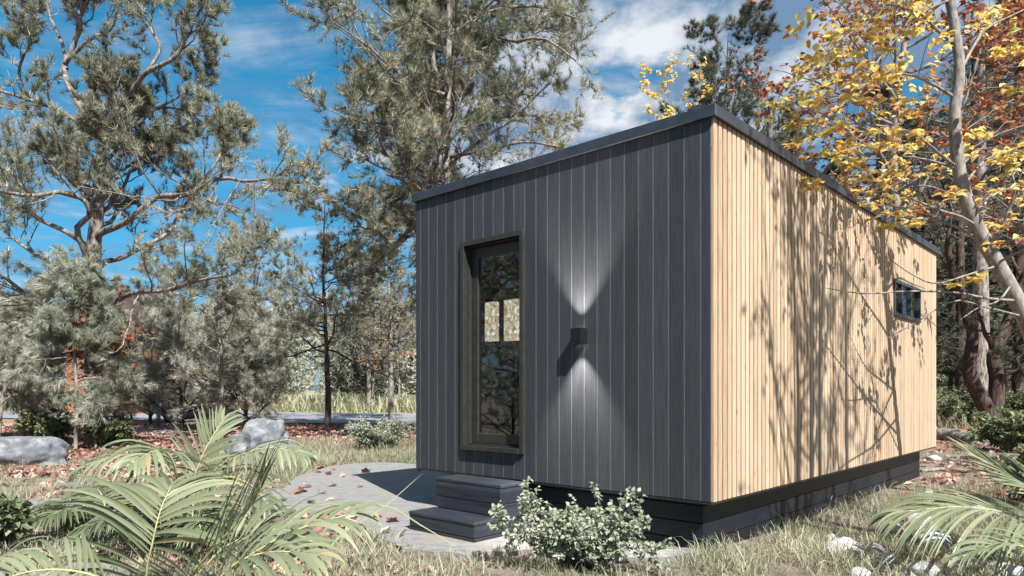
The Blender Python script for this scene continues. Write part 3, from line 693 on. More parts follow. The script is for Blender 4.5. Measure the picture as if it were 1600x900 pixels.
# ---- the big spreading pine on the left
YA = 17.0; bA = P(150, 610+EYE*F/YA, YA); bA[2] = -0.05
A = lambda pts: px_poly(pts, YA, bA)
trunksA = [(A([(146,697),(146,600),(147,500),(146,400),(152,330),(157,262),(163,218)]), 0.24, 0.13),
           (A([(163,218),(150,190,.3),(122,160,.6),(100,110,.9),(112,80,1),(124,30,1),(120,-60,1.2),(130,-180,1)]), 0.12, 0.04),
           (A([(163,218),(178,185,-.3),(190,165,-.6),(200,150,-.8)]), 0.11, 0.09)]
limbsA = [(A([(200,150,-.8),(215,130,-1),(230,112,-1.2),(270,92,-1.5),(290,60,-1.6),(285,35,-1.7),(300,5,-1.9),(312,-60,-2)]), 0.09, 0.03),
          (A([(150,372),(160,363,-.2),(198,347,-.6),(232,318,-1),(252,306,-1.2),(290,305,-1.6),(305,298,-1.8),(345,278,-2.2),(382,283,-2.5),(425,278,-2.8),(448,262,-3)]), 0.115, 0.03),
          (A([(150,425),(165,409,.2),(188,404,.4),(222,386,.8),(262,364,1.2),(282,328,1.5),(300,305,1.7),(306,270,1.8)]), 0.10, 0.03),
          (A([(148,500),(178,474,-.4),(210,457,-.8),(258,454,-1.4),(302,440,-2),(322,436,-2.2),(356,430,-2.6)]), 0.10, 0.03),
          (A([(147,440),(135,400,-.4),(120,358,-.7),(140,336,-.9),(130,312,-1.1),(95,300,-1.5),(50,306,-2),(0,298,-2.5),(-60,280,-3)]), 0.105, 0.04),
          (A([(148,395),(107,364,.5),(62,343,.9),(30,320,1.2),(12,302,1.4),(-40,280,1.7)]), 0.10, 0.03),
          (A([(147,470),(100,420,.8),(57,398,1.2),(20,372,1.6),(-10,350,1.9),(-70,335,2.3)]), 0.09, 0.03),
          (A([(147,520),(100,500,-.3),(56,474,-.6),(28,450,-.9),(0,430,-1.2),(-60,405,-1.7)]), 0.10, 0.03),
          (A([(163,215,0),(186,204,.5),(215,194,.8),(236,174,1.1),(258,168,1.3),(285,172,1.6),(315,190,2)]), 0.08, 0.025),
          (A([(160,225),(120,190,-.6),(78,167,-1),(48,157,-1.3),(20,148,-1.7),(-40,130,-2)]), 0.08, 0.03),
          (A([(100,100,.9),(140,62,.5),(170,48,.2),(182,20,0),(190,-30,0),(200,-90,0)]), 0.07, 0.025),
          (A([(104,108,.9),(98,70,1.1),(78,25,1.4),(72,-10,1.6),(60,-80,2)]), 0.07, 0.025),
          (A([(230,112,-1.2),(250,75,-1),(235,40,-.8),(245,-10,-.6),(240,-80,-.5)]), 0.055, 0.02),
          (A([(305,298,-1.8),(340,250,-1.5),(352,215,-1.3),(370,185,-1.2)]), 0.05, 0.02),
          (A([(345,278,-2.2),(350,240,-2.5),(345,200,-2.6),(330,165,-2.8)]), 0.045, 0.02),
          (A([(236,174,1.1),(280,150,1.4),(310,120,1.6),(345,90,1.8)]), 0.05, 0.02),
          (A([(40,156,-1.3),(30,110,-1.5),(45,60,-1.7),(35,0,-1.8)]), 0.055, 0.02),
          (A([(155,262,0),(140,240,1.5),(110,235,2.4),(80,225,3.2)]), 0.06, 0.02),
          (A([(155,290,0),(190,275,1.5),(240,250,2.4),(290,235,3.0)]), 0.06, 0.02),
          (A([(124,30,1),(150,-20,1.8),(180,-60,2.5)]), 0.05, 0.02)]
limbsA = [(q, a_*0.74, b_*0.8) for q, a_, b_ in limbsA]
levA = [LV(13, 0.36, 50, 0.38, 0.20, 0.12, 8, fall=0.4, rr=.42), LV(9, 0.25, 48, 0.42, 0.22, 0.14, 6, rr=.45)]
folA = dict(type='tuft', k=6, t0=0.3, size=0.185, needles=14, w=0.06, lo=12, hi=62, out=0.45, up=0.5, gap=-.9)
trunksA = [(q, a_*0.88, b_*0.9) for q, a_, b_ in trunksA]
arrA = build_tree(11, trunksA, limbsA, dict(k=11, t0=0.6, t1=0.98, ang=65, angj=16, ratio=0.36, fall=0.2, curl=0.14, up=0.05, taper=0.25, rr=0.4, flat=0.8), levA, folA, nl=20)
place_tree('pine_tree', bA, arrA, 'bark_pale', 'needle_olive', 'large old pine with pale winding limbs spreading over the left of the clearing', 'pine tree')

# ---- a generic tall pine, grown once, used for the centre pine
def pine_arr(seed, H, r, t0, nlimb, LL, fall=0.45, lean=(0,0), size=0.17, kk=(9, 8), extra=None, curl=0.2, up=0.05, needles=12, k=6, w=0.055, ang=82, gap=-0.45):
    tr = [(np.array([[0,0,-0.05],[lean[0]*.3,lean[1]*.3,H*.3],[lean[0]*.5-.1,lean[1]*.6,H*.62],[lean[0],lean[1],H]]), r, r*0.04)]
    lim = dict(k=nlimb, t0=t0, t1=0.998, ang=ang, angj=12, ratio=LL/H, fall=fall, curl=curl*0.6, up=up, taper=0.25, rr=0.5, flat=0.5)
    return build_tree(seed, tr, extra, lim, [LV(kk[0], 0.18, 55, 0.40, curl, 0.07, 6, flat=0.7, fall=0.45), LV(kk[1], 0.15, 48, 0.46, curl, 0.10, 5)],
                      dict(type='tuft', k=k, t0=0.2, size=size, needles=needles, w=w, lo=12, hi=66, out=0.5, up=0.45, gap=gap), nl=10, wob=0.02)
YG = 18.0; bG = P(703, 610+EYE*F/YG, YG); bG[2] = -0.05
Gp = lambda pts: px_poly(pts, YG, bG)
extraG = [(Gp([(700,150,0),(660,138,-.6),(625,142,-1.2),(590,160,-1.7),(560,150,-2)]), 0.06, 0.02),
          (Gp([(700,215,0),(640,205,-.4),(610,170,-.6),(620,160,-.7),(560,155,-1.2)]), 0.06, 0.02),
          (Gp([(700,200,0),(735,120,-.6),(760,55,-1),(800,65,-1.5),(850,60,-2),(900,95,-2.3)]), 0.06, 0.02),
          (Gp([(700,280,0),(740,155,.2),(770,135,.3),(800,145,.5),(850,150,1)]), 0.05, 0.02),
          (Gp([(700,260,0),(640,300,-.6),(590,330,-1.4),(560,340,-2)]), 0.06, 0.02),
          (Gp([(700,245,0),(760,235,-.6),(820,222,-1.2),(885,232,-1.6)]), 0.05, 0.02), (Gp([(700,290,0),(760,278,.6),(820,262,1.0),(880,255,1.3)]), 0.05, 0.02),
          (Gp([(700,180,0),(760,185,.8),(830,180,1.5),(890,190,2)]), 0.05, 0.02), (Gp([(700,330,0),(640,360,-.4),(600,400,-.8),(575,420,-1)]), 0.05, 0.02), (Gp([(700,60,0),(760,20,-.6),(840,10,-1.2),(905,30,-1.8)]), 0.05, 0.02)]
tG = [(Gp([(703,695),(700,500),(698,330),(697,250),(700,130),(702,0),(700,-150),(702,-260)]), 0.17, 0.03),
      (Gp([(697,262),(690,160,.4),(676,85,.7),(684,20,.9),(680,-60,1)]), 0.10, 0.03)]
limG = dict(k=34, t0=0.22, t1=0.97, ang=80, angj=14, ratio=3.9/16, fall=0.10, curl=0.13, up=0.04, taper=0.25, rr=0.5, flat=0.5)
arrG = build_tree(23, tG, extraG, limG, [LV(11, 0.12, 55, 0.40, 0.2, 0.07, 6, flat=0.8, fall=0.4, rr=.42), LV(8, 0.1, 48, 0.46, 0.2, 0.12, 5, rr=.45)],
                  dict(type='tuft', k=6, t0=0.1, size=0.20, needles=14, w=0.06, lo=12, hi=66, out=0.5, up=0.5, gap=-.9), nl=12)
place_tree('pine_tree', bG, arrG, 'bark_pale', 'needle_olive', 'tall dense pine rising behind the left end of the cabin roof', 'pine tree')

# ---- slender pine with a dark bare stem in front of the road
aF = pine_arr(31, 8.6, 0.115, 0.30, 30, 2.9, 0.55, size=0.15, curl=0.2)
rootF, mF = place_tree('pine_tree', (G(514,670)[0], 24.0, 0), aF, 'bark_dark', 'needle_olive', 'slender pine with a straight dark bare stem standing before the road', 'pine tree')
# ---- younger pines at mid distance, grown as three kinds and repeated
aS = pine_arr(41, 6.6, 0.08, 0.16, 26, 2.2, 0.4, size=0.17, needles=12, w=0.05, kk=(7,7), k=5, gap=-.1)
aB = pine_arr(43, 4.4, 0.07, 0.04, 28, 2.0, 0.35, size=0.20, needles=11, w=0.045, up=0.09, ang=66, kk=(7,7), k=5, gap=-.2)
aT = pine_arr(47, 11.5, 0.17, 0.33, 44, 3.4, 0.5, size=0.22, needles=9, w=0.075, k=5)
mesh_kinds = {}
def at_px(px, Y): return ((px-800)/F*Y, Y, 0.0)
def rep(kind, arr, name, px, Y, sc, rz, bark, leaf, label, group):
    key = (kind, leaf)
    _, mm_ = place_tree(name, at_px(px, Y), arr, bark, leaf, label, 'pine tree' if 'pine' in name else 'tree', group, sc, rz, mesh_kinds.get(key))
    mesh_kinds[key] = mm_
MG = 'young pines standing between the clearing and the road'
rep('S', aS, 'pine_tree', 345, 20.5, 1.0, 0.3, 'bark_pale', 'needle_grey', 'young pine with a thin pale stem above the right hand boulder', MG)
rep('S', aS, 'pine_tree', 246, 26.5, 1.02, 2.1, 'bark_pale', 'needle_grey', 'grey green young pine right of the small red leaved tree', MG)
rep('S', aS, 'pine_tree', 412, 29.0, 0.85, 4.0, 'bark_pale', 'needle_grey', 'short grey green pine left of the slender dark stemmed pine', MG)
rep('B', aB, 'pine_tree', 285, 24.5, 1.1, 1.0, 'bark_dark', 'needle_grey', 'bushy low pine left of the young pine with the thin pale stem', MG)
rep('B', aB, 'pine_tree', 385, 23.5, 0.95, 3.0, 'bark_dark', 'needle_grey', 'bushy low pine behind the right hand boulder', MG)
rep('B', aB, 'pine_tree', 330, 31.0, 1.15, 5.2, 'bark_dark', 'needle_grey', 'bushy pale pine between the thin pale stem and the boulder, close to the road', MG)
rep('B', aB, 'pine_tree', 235, 27.0, 1.0, 5.0, 'bark_dark', 'needle_grey', 'bushy low pine in front of the orange gabled house', MG)
rep('B', aB, 'pine_tree', 205, 30.0, 0.85, 2.2, 'bark_dark', 'needle_grey', 'small bushy pine under the orange gable, close to the road', MG)
rep('B', aB, 'pine_tree', 160, 33.0, 0.8, 4.4, 'bark_dark', 'needle_grey', 'small bushy pine across the road left of the orange gable', MG)
rep('T', aT, 'pine_tree', 612, 31.0, 0.88, 0.7, 'bark_pale', 'needle_olive', 'tall pine behind the slender pine, close to the left edge of the cabin', 'tall pines beyond the road')
rep('T', aT, 'pine_tree', 575, 44.0, 0.95, 2.9, 'bark_pale', 'needle_olive', 'tall pine far beyond the road, seen right of the slender dark stem', 'tall pines beyond the road')
rep('S', aS, 'pine_tree', 402, 30.0, 1.75, 5.6, 'bark_pale', 'needle_olive', 'leaning olive pine reaching the sky between the big pine and the slender pine', MG)

# ---- bushy weeping pine below the big limbs
aD = build_tree(53, [(np.array([[0,0,-.05],[0.03,0,1.2],[-.03,0,2.6],[0.1,0,3.5],[0,0,4.0]]), 0.045, 0.02), (np.array([[0.45,0.5,-.05],[0.3,0.4,1.2],[0.1,0.2,2.2],[-.2,0,3.2]]), 0.05, 0.02)], None,
                dict(k=34, t0=0.26, t1=0.99, ang=66, angj=16, ratio=0.33, fall=0.35, curl=0.16, up=-0.01, taper=0.25, rr=0.5, flat=0.6),
                [LV(8, 0.15, 50, 0.42, 0.2, -0.03, 6), LV(6, 0.2, 45, 0.45, 0.22, -0.08, 5)],
                dict(type='tuft', k=5, t0=0.2, size=0.22, needles=11, w=0.042, lo=8, hi=48, out=0.4, up=-0.12, gap=-.1))
bD = G(118, 700)
_, mD = place_tree('weeping_pine', bD, aD, 'bark_grey', 'needle_grey', 'bushy weeping pine with two thin stems in front of the big pine trunk', 'pine tree')
place_tree('weeping_pine', (bD[0]-3.4, bD[1]+3.0, 0), None, '', '', 'dark bushy weeping pine at the left edge of the photo', 'pine tree', None, 0.95, 2.2, mD)
place_tree('weeping_pine', (bD[0]+0.7, bD[1]+8.5, 0), None, '', '', 'bushy weeping pine just left of the small red leaved tree', 'pine tree', None, 0.95, 4.1, mD)

# ---- small red tree with a white forked stem
def broad_arr(seed, trunks, limbs, lim, levels, k, size, w=0.36, lobed=False, tilt=0.45, hang=0.15, tv=0.22, t0=0.3, sides=(10, 7, 5, 3), prune=None):
    return build_tree(seed, trunks, limbs, lim, levels, dict(type='leaf', k=k, t0=t0, size=size, w=w, lobed=lobed, tilt=tilt, hang=hang, tv=tv), sides=sides, prune=prune)
bR = (G(207,690)[0], 16.5, 0)
aRed = broad_arr(61, [(np.array([[0,0,-.05],[0,0,1.0],[0.12,0,1.8],[0.2,0,2.8],[0.1,0,4.3]]), 0.05, 0.012)], None,
                 dict(k=14, t0=0.4, t1=1, ang=50, angj=12, ratio=0.34, fall=0.35, curl=0.12, up=0.05, taper=0.3, rr=0.55, flat=0.8),
                 [LV(5, 0.3, 45, 0.45, 0.15, 0.02, 5, flat=0.5), LV(4, 0.2, 45, 0.5, 0.15, 0, 4, flat=0.4)], 5, 0.12, 0.38)
_, mR = place_tree('red_leaved_tree', bR, aRed, 'bark_pale', 'leaf_red', 'small red leaved tree with a pale forked stem below the orange gable', 'tree', None, 0.80)

# ---- the yellow maple leaning in from the right
YM = 8.0; bM = P(1660, 610+EYE*F/YM, YM); bM[2] = -0.05
Mp = lambda pts: px_poly(pts, YM, bM)
tM = [(Mp([(1660,795),(1648,660),(1628,570),(1604,500),(1578,448),(1548,395),(1520,340),(1503,290),(1494,230),(1492,170),(1500,115),(1494,60),(1484,0),(1470,-70),(1462,-160),(1468,-260)]), 0.105, 0.035)]
lM = [([(1488,66),(1462,45,-.2),(1436,20,-.4),(1383,7,-.7),(1340,30,-.9),(1290,80,-1.1)], .028),
      ([(1488,150),(1455,130,-.2),(1422,117,-.4),(1380,118,-.6),(1320,150,-.9),(1262,160,-1.2)], .026),
      ([(1491,258),(1465,238,-.3),(1427,208,-.5),(1366,195,-.9),(1310,190,-1.2),(1255,160,-1.4)], .026),
      ([(1490,262),(1450,250,-.1),(1405,245,.2),(1340,250,.5),(1280,245,.8)], .022),
      ([(1525,352),(1500,338,-.2),(1470,329,-.4),(1405,303,-.8),(1350,280,-1.1),(1310,290,-1.3)], .026),
      ([(1520,368),(1495,355,.1),(1470,347,.2),(1435,342,.3),(1390,345,.5),(1345,340,.8)], .024),
      ([(1590,470,0),(1540,466,-.3),(1493,457,-.6),(1417,455,-.9),(1350,459,-1.1),(1290,450,-1.3)], .024),
      ([(1560,415,0),(1510,430,-.2),(1463,443,-.4),(1427,430,-.6),(1383,400,-.8)], .020),
      ([(1600,495,0),(1540,480,-.2),(1490,470,-.4),(1433,503,-.7),(1388,528,-.9)], .018),
      ([(1484,0,0),(1440,20,-.2),(1400,60,-.4),(1340,135,-.6),(1290,195,-.8),(1262,232,-.9)], .022),
      ([(1478,-30,0),(1430,10,.4),(1390,80,.7),(1350,140,.9),(1310,215,1.1)], .020),
      ([(1470,-70,0),(1420,-30,-.6),(1370,20,-1),(1320,60,-1.3),(1270,130,-1.5)], .024),
      ([(1500,112),(1525,66,.2),(1545,42,.3),(1600,15,.5),(1660,-20,.7)], .028),
      ([(1495,180),(1545,120,-.3),(1600,80,-.6),(1660,50,-.9)], .022),
      ([(1505,290),(1540,250,.3),(1580,235,.6),(1640,200,.9)], .022),
      ([(1548,395),(1575,330,-.2),(1600,260,-.4),(1640,190,-.6)], .024),
      ([(1520,340),(1560,300,.6),(1610,290,1.1),(1680,270,1.6)], .022),
      ([(1560,410),(1590,395,-.6),(1640,380,-1.2),(1700,350,-1.7)], .022),
      ([(1578,448),(1560,470,-.8),(1530,480,-1.5),(1500,500,-2.1)], .018),
      ([(1465,-120),(1400,-150,-.4),(1330,-140,-.9),(1270,-90,-1.4)], .026),
      ([(1468,-200),(1540,-230,.6),(1600,-210,1.2)], .026),
      ([(1500,225),(1470,215,.6),(1420,260,1.2),(1370,300,1.8)], .022)]
limbsM = [(Mp(q), r*.72, 0.004) for q, r in lM]
_pr = np.random.default_rng(5)
def keepM(p):
    # the lower left sprays of this tree are nearly bare
    low = (p[:, 0] < -.55) & (p[:, 2] < 3.35)
    return (~low | (_pr.random(len(p)) < .16)) & (_pr.random(len(p)) < .64)
aM = broad_arr(71, tM, limbsM, None, [LV(9, 0.16, 42, 0.34, 0.10, 0.015, 6, flat=0.3, fall=0.3, rr=.4), LV(5, 0.2, 42, 0.5, 0.12, 0.0, 5, flat=0.25, rr=.5)], 6, 0.082, 0.42, False, 0.30, 0.0, 0.26, prune=keepM)
place_tree('yellow_maple', bM, aM, 'bark_grey', 'leaf_yellow', 'yellow leaved maple leaning over the right end of the cabin', 'maple tree')

# ---- red maple behind the yellow one
gM = np.array([[0,0,-.05],[.2,0,3.0],[-.3,.2,6.0],[-.1,0,9.5],[0,0,12.0]])
aRM = broad_arr(83, [(gM, 0.15, 0.02)], None, dict(k=34, t0=0.34, t1=0.98, ang=62, angj=14, ratio=0.30, fall=0.35, curl=0.10, up=0.04, taper=0.25, rr=0.5, flat=0.6),
                [LV(7, 0.2, 45, 0.40, 0.14, 0.0, 6, flat=0.5), LV(5, 0.2, 42, 0.48, 0.14, 0, 4, flat=0.4)], 5, 0.12, 0.42, False, 0.5)
_, mRM = place_tree('red_maple', at_px(1425, 15.0), aRM, 'bark_grey', 'leaf_red', 'red leaved maple behind the yellow maple and the cabin roof', 'maple tree')
place_tree('red_maple', at_px(1640, 17.0), None, '', '', 'red leaved maple at the right edge of the photo, behind the yellow leaves', 'maple tree', None, 0.9, 2.4, mRM)
# orange tree over the road, seen left of the cabin
mO = (mRM[0], mRM[1].copy()); mO[1].materials.clear(); mO[1].materials.append(MT['leaf_orange'])
place_tree('orange_maple', at_px(622, 48.0), None, '', '', 'pale orange leaved maple beyond the road, just left of the cabin', 'maple tree', None, 0.62, 1.0, mO)
place_tree('orange_maple', at_px(585, 55.0), None, '', '', 'dull orange leaved maple further off beyond the road, right of the dark stem', 'maple tree', None, 0.58, 3.0, mO)
# yellow sapling behind the roof
aY = broad_arr(91, [(np.array([[0,0,-.05],[.1,0,2.5],[-.2,0,5.2],[-.5,0,8.6]]), 0.05, 0.01)], None, dict(k=15, t0=0.5, t1=1, ang=42, angj=10, ratio=0.2, fall=0.3, curl=0.10, up=0.05, taper=0.3, rr=0.5, flat=0.8),
               [LV(5, 0.3, 40, 0.55, 0.12, 0.03, 5), LV(3, 0.3, 40, 0.5, 0.12, 0, 4)], 5, 0.11, 0.42, False, 0.5)
place_tree('yellow_sapling', at_px(1082, 16.0), aY, 'bark_grey', 'leaf_yellow', 'thin yellow leaved sapling showing above the front corner of the roof', 'tree', None, 0.93)

# ---- spruces
def spruce_arr(seed, H, r, n, LL, k=6, size=0.26, needles=9):
    tr = [(np.array([[0,0,-.05],[.05,0,H*.4],[0,.05,H*.8],[0,0,H]]), r, r*0.1)]
    return build_tree(seed, tr, None, dict(k=n, t0=0.12, t1=0.995, ang=88, angj=10, ratio=LL/H, fall=0.86, curl=0.08, up=-0.02, taper=0.2, rr=0.4, flat=0.4),
                      [LV(8, 0.15, 58, 0.34, 0.12, -0.01, 5, flat=0.35, fall=0.6)],
                      dict(type='tuft', k=7, t0=0.1, size=size, needles=needles, w=0.08, lo=20, hi=75, out=0.35, up=0.05))
aP = spruce_arr(101, 14.0, 0.20, 120, 3.1)
aP2 = spruce_arr(103, 11.0, 0.14, 90, 2.0, size=0.2)
_, mP = place_tree('spruce_tree', at_px(1445, 31.0), aP, 'bark_dark', 'needle_dark', 'dark spruce behind the leaning maple trunk', 'spruce tree', 'dark spruces behind the cabin')
SG = 'dark spruces behind the cabin'
for px_, Y_, sc_, rz_, lb in ((1592, 33.0, 1.5, 1.1, 'dark spruce at the right edge behind the red leaves'), (1520, 40.0, 1.5, 2.2, 'tall dark spruce far back between the maple trunk and the right edge'),
                              (1372, 32.0, 1.15, 3.3, 'dark spruce above the middle of the pale side wall'), (1690, 28.0, 1.3, 4.4, 'dark spruce mostly beyond the right edge of the photo'),
                              (1310, 34.0, 0.92, 5.1, 'dark spruce above the roof, right of the bare grey pole')):
    place_tree('spruce_tree', at_px(px_, Y_), None, '', '', lb, 'spruce tree', SG, sc_, rz_, mP)
_, mP2 = place_tree('spruce_tree', at_px(1238, 24.0), aP2, 'bark_dark', 'needle_dark', 'small dark spruce just right of the bare grey pole above the roof', 'spruce tree', SG)
# conifer with an open top above the front corner of the roof
aC = pine_arr(111, 11.6, 0.16, 0.5, 36, 2.7, 0.55, size=0.17, up=0.12, curl=0.16, needles=12, k=6, kk=(8,7), ang=62, w=.055, gap=-1.2)
place_tree('pine_tree', at_px(1138, 20.0), aC, 'bark_dark', 'needle_dark', 'dark open crowned pine rising behind the front corner of the roof', 'pine tree')
# bare grey pole of a dead tree
bm_ = empty('dead_tree', at_px(1201, 19.0), 'bare pale pole of a dead tree sticking up behind the roof', 'dead tree')
dv, df = tubes(np.array([bez([(0,0,-.05),(.05,0,3),(0,0,6.5),(.04,0,9.2)], 14)]), np.array([np.linspace(.13,.07,14)]), 9)
link('trunk', mesh_data('trunk', dv, [df], [MT['bark_pale']], smooth=True), bm_)
dv, df = tubes(np.array([bez([(.04,0,8.2),(.3,.1,8.6),(.45,.1,9.1)], 6), bez([(0,0,7.2),(-.3,.1,7.4),(-.5,.1,7.9)], 6)]), np.array([np.linspace(.03,.008,6)]*2), 5)
link('branch', mesh_data('branch', dv, [df], [MT['bark_pale']], smooth=True), bm_)

# ---- the twisted tree and the trunks at right
YT = 19.5; bT = P(1547, 610+EYE*F/YT, YT); bT[2] = -0.05
Tp = lambda pts: px_poly(pts, YT, bT)
tT = [(Tp([(1547,688),(1546,655),(1536,628),(1521,600),(1513,575),(1518,545),(1520,520),(1512,500),(1505,470),(1490,430),(1480,380)]), 0.24, 0.09),
      (Tp([(1552,688),(1556,640),(1557,590),(1552,560),(1560,535),(1572,510),(1582,480),(1600,440),(1620,390)]), 0.22, 0.10)]
lT = [(Tp([(1552,555),(1548,535,-.3),(1538,520,-.5),(1535,505,-.7),(1525,480,-1)]), .09, .03), (Tp([(1556,610),(1572,585,-.3),(1588,578,-.4),(1590,565,-.5),(1578,556,-.6),(1566,553,-.7)]), .06, .025),
      (Tp([(1490,430,0),(1470,400,.5),(1450,360,.8)]), .06, .02), (Tp([(1600,440,0),(1580,400,.5),(1570,350,1)]), .06, .02), (Tp([(1620,390),(1650,340),(1660,280)]), .07, .02), (Tp([(1480,380),(1485,330),(1470,280)]), .06, .02)]
aTw = build_tree(121, tT, lT, None, [LV(5, 0.4, 50, 0.4, 0.2, 0.1, 6), LV(5, 0.3, 45, 0.45, 0.2, 0.1, 5)], dict(type='tuft', k=4, t0=0.3, size=0.2, needles=9, w=0.07, lo=15, hi=70), nl=12)
place_tree('twisted_pine', bT, aTw, 'bark_dark', 'needle_dark', 'twisted dark tree with two bending stems right of the cabin end', 'tree')
def bare_trunk(px0, Y, px1, r, H, bark, label, seed):
    b = np.array(at_px(px0, Y)); dx = (px1-px0)/F*Y
    aa = build_tree(seed, [(np.array([[0,0,-.1],[dx*.5+.05,0,H*.25],[dx*.8,0,H*.6],[dx,0,H]]), r, r*.35)], None, dict(k=16, t0=0.6, t1=.98, ang=80, angj=14, ratio=3.0/H, fall=.3, curl=.14, up=.04, taper=.25, rr=.35, flat=.5),
                    [LV(7, .2, 52, .4, .2, .05, 5), LV(5, .2, 45, .45, .2, .05, 4)], dict(type='tuft', k=4, t0=.2, size=.24, needles=9, w=.075, lo=15, hi=70), nl=8)
    return place_tree('pine_tree', b, aa, bark, 'needle_dark', label, 'pine tree', 'trunks seen right of the cabin end')[1]
mBt = bare_trunk(1527, 25.0, 1533, 0.36, 13.0, 'bark_pale', 'thick pale pine trunk standing behind the twisted dark tree', 131)
bare_trunk(1500, 30.0, 1500, 0.26, 14.0, 'bark_dark', 'dark pine trunk just left of the thick pale trunk', 137)
mBd = bare_trunk(1487, 38.0, 1487, 0.22, 14.0, 'bark_dark', 'thin far pine trunk closest to the cabin end', 139)
place_tree('pine_tree', at_px(1618, 34.0), None, '', '', 'far dark pine trunk at the right edge of the photo', 'pine tree', 'trunks seen right of the cabin end', 1.0, 1.3, mBd)
place_tree('pine_tree', at_px(1575, 46.0), None, '', '', 'farthest thin pine trunk between the twisted tree and the right edge', 'pine tree', 'trunks seen right of the cabin end', 1.0, 2.3, mBd)

# ---- trees outside the frame that throw the shadows on the pale wall and stand in the door glass
def shadow_base(v_sh, dist):
    p = C(-dist, v_sh-dist*0.404); return (p[0], p[1], 0.0)
slim = broad_arr(151, [(np.array([[0,0,-.05],[.10,0,2.8],[-.05,.05,5.6],[.20,.1,8.0],[.1,0,11.5]]), 0.085, 0.018)], None, dict(k=20, t0=0.34, t1=1, ang=34, angj=8, ratio=0.20, fall=0.3, curl=0.07, up=0.06, taper=0.3, rr=0.45, flat=1.0),
                 [LV(4, 0.3, 35, 0.42, 0.12, 0.03, 5), LV(3, 0.3, 40, 0.5, 0.12, 0, 4)], 4, 0.085, 0.28, False, 0.9, 0.8)
_, mS = place_tree('slim_sapling', shadow_base(2.35, 3.6), slim, 'bark_grey', 'leaf_yellow', 'slim sapling off to the right whose shadow falls on the middle of the pale wall', 'tree')
place_tree('slim_sapling', shadow_base(1.75, 3.4), None, '', '', 'slim sapling off to the right, closest to the front corner of the cabin', 'tree', None, 0.95, 3.0, mS)
place_tree('slim_sapling', shadow_base(3.25, 4.6), None, '', '', 'slim sapling off to the right, second from the pale wall', 'tree', None, 1.1, 2.0, mS)
place_tree('slim_sapling', shadow_base(2.05, 4.2), None, '', '', 'slim sapling off to the right, between its two neighbours by the front corner', 'tree', None, 1.05, 5.0, mS)
place_tree('pine_tree', (-13.5, 7.2, 0), None, '', '', 'pine outside the left edge of the photo, mirrored in the door glass', 'pine tree', None, 0.85, 0.4, mesh_kinds[('T', 'needle_olive')])
place_tree('pine_tree', (-17.5, 10.2, 0), None, '', '', 'pine farther outside the left edge of the photo', 'pine tree', None, 0.8, 2.4, mesh_kinds[('T', 'needle_olive')])
for x_, y_, k_, sc_, lb in ((-21.0, 5.0, 'S', 1.6, 'broad pine outside the left edge, second from the camera'), (-15.5, 8.5, 'B', 1.15, 'low bushy pine outside the left edge, between the taller ones'),
                            (-18.0, 3.2, 'B', 1.3, 'low bushy pine far outside the left edge'), (-24.0, 8.0, 'T', 0.9, 'tall pine farthest outside the left edge'), (-26.0, 12.0, 'B', 1.5, 'wide low pine far outside the left edge behind the others'),
                            (-30.0, 4.0, 'S', 1.7, 'broad pine at the far end outside the left edge')):
    place_tree('pine_tree', (x_, y_, 0), None, '', '', lb, 'pine tree', None, sc_, x_, mesh_kinds[(k_, 'needle_olive' if k_ == 'T' else 'needle_grey')])
for x_, y_, sc_, lb in ((-9.5, 6.3, 0.62, 'knee high bushy pine outside the left edge nearest the cabin'), (-11.5, 8.2, 0.8, 'small bushy pine outside the left edge beside the knee high one'), (-12.0, 5.6, 0.75, 'small bushy pine outside the left edge under the tall pine')):
    place_tree('pine_tree', (x_, y_, 0), None, '', '', lb, 'pine tree', None, sc_, x_, mesh_kinds[('B', 'needle_grey')])
place_tree('pine_tree', (-10.0, 4.0, 0), None, '', '', 'bushy pine outside the left edge of the photo near the camera', 'pine tree', None, 0.9, 1.4, mesh_kinds[('B', 'needle_grey')])

# ---- orange house far behind the trees
hs_ = empty('orange_house', at_px(203, 42.0), 'orange timber house with a dark gabled roof half hidden by the trees on the left', 'house')
mb = MB(); w_, d_, e_, g_ = 2.0, 3.0, 5.4, 7.2
mb.poly([(-w_,-d_,-.1),(w_,-d_,-.1),(w_,-d_,e_),(0,-d_,g_),(-w_,-d_,e_),(-w_,d_,-.1),(w_,d_,-.1),(w_,d_,e_),(0,d_,g_),(-w_,d_,e_)], [(0,1,2,3,4),(5,9,8,7,6),(1,6,7,2),(0,4,9,5),(0,5,6,1)])
mb.build('wall', MT['orange_timber'], hs_)
mb = MB()
for s_ in (-1, 1):
    mb.poly([(0,-d_-.5,g_+.02),(s_*(w_+.5),-d_-.5,e_-.36),(s_*(w_+.5),d_+.5,e_-.36),(0,d_+.5,g_+.02),(0,-d_-.5,g_+.16),(s_*(w_+.5),-d_-.5,e_-.22),(s_*(w_+.5),d_+.5,e_-.22),(0,d_+.5,g_+.16)],
            [(0,1,2,3),(4,5,6,7),(0,1,5,4),(1,2,6,5),(2,3,7,6)])
mb.build('roof', MT['roof_dark'], hs_)
mb = MB(); mb.box(-.5,.5,-d_-.06,-d_-.01,4.6,5.8); wnd = mb.build('window', MT['dark_trim'], hs_)
mb = MB(); mb.box(-.42,.42,-d_-.075,-d_-.062,4.68,5.72); mb.build('pane', MT['glass'], wnd)

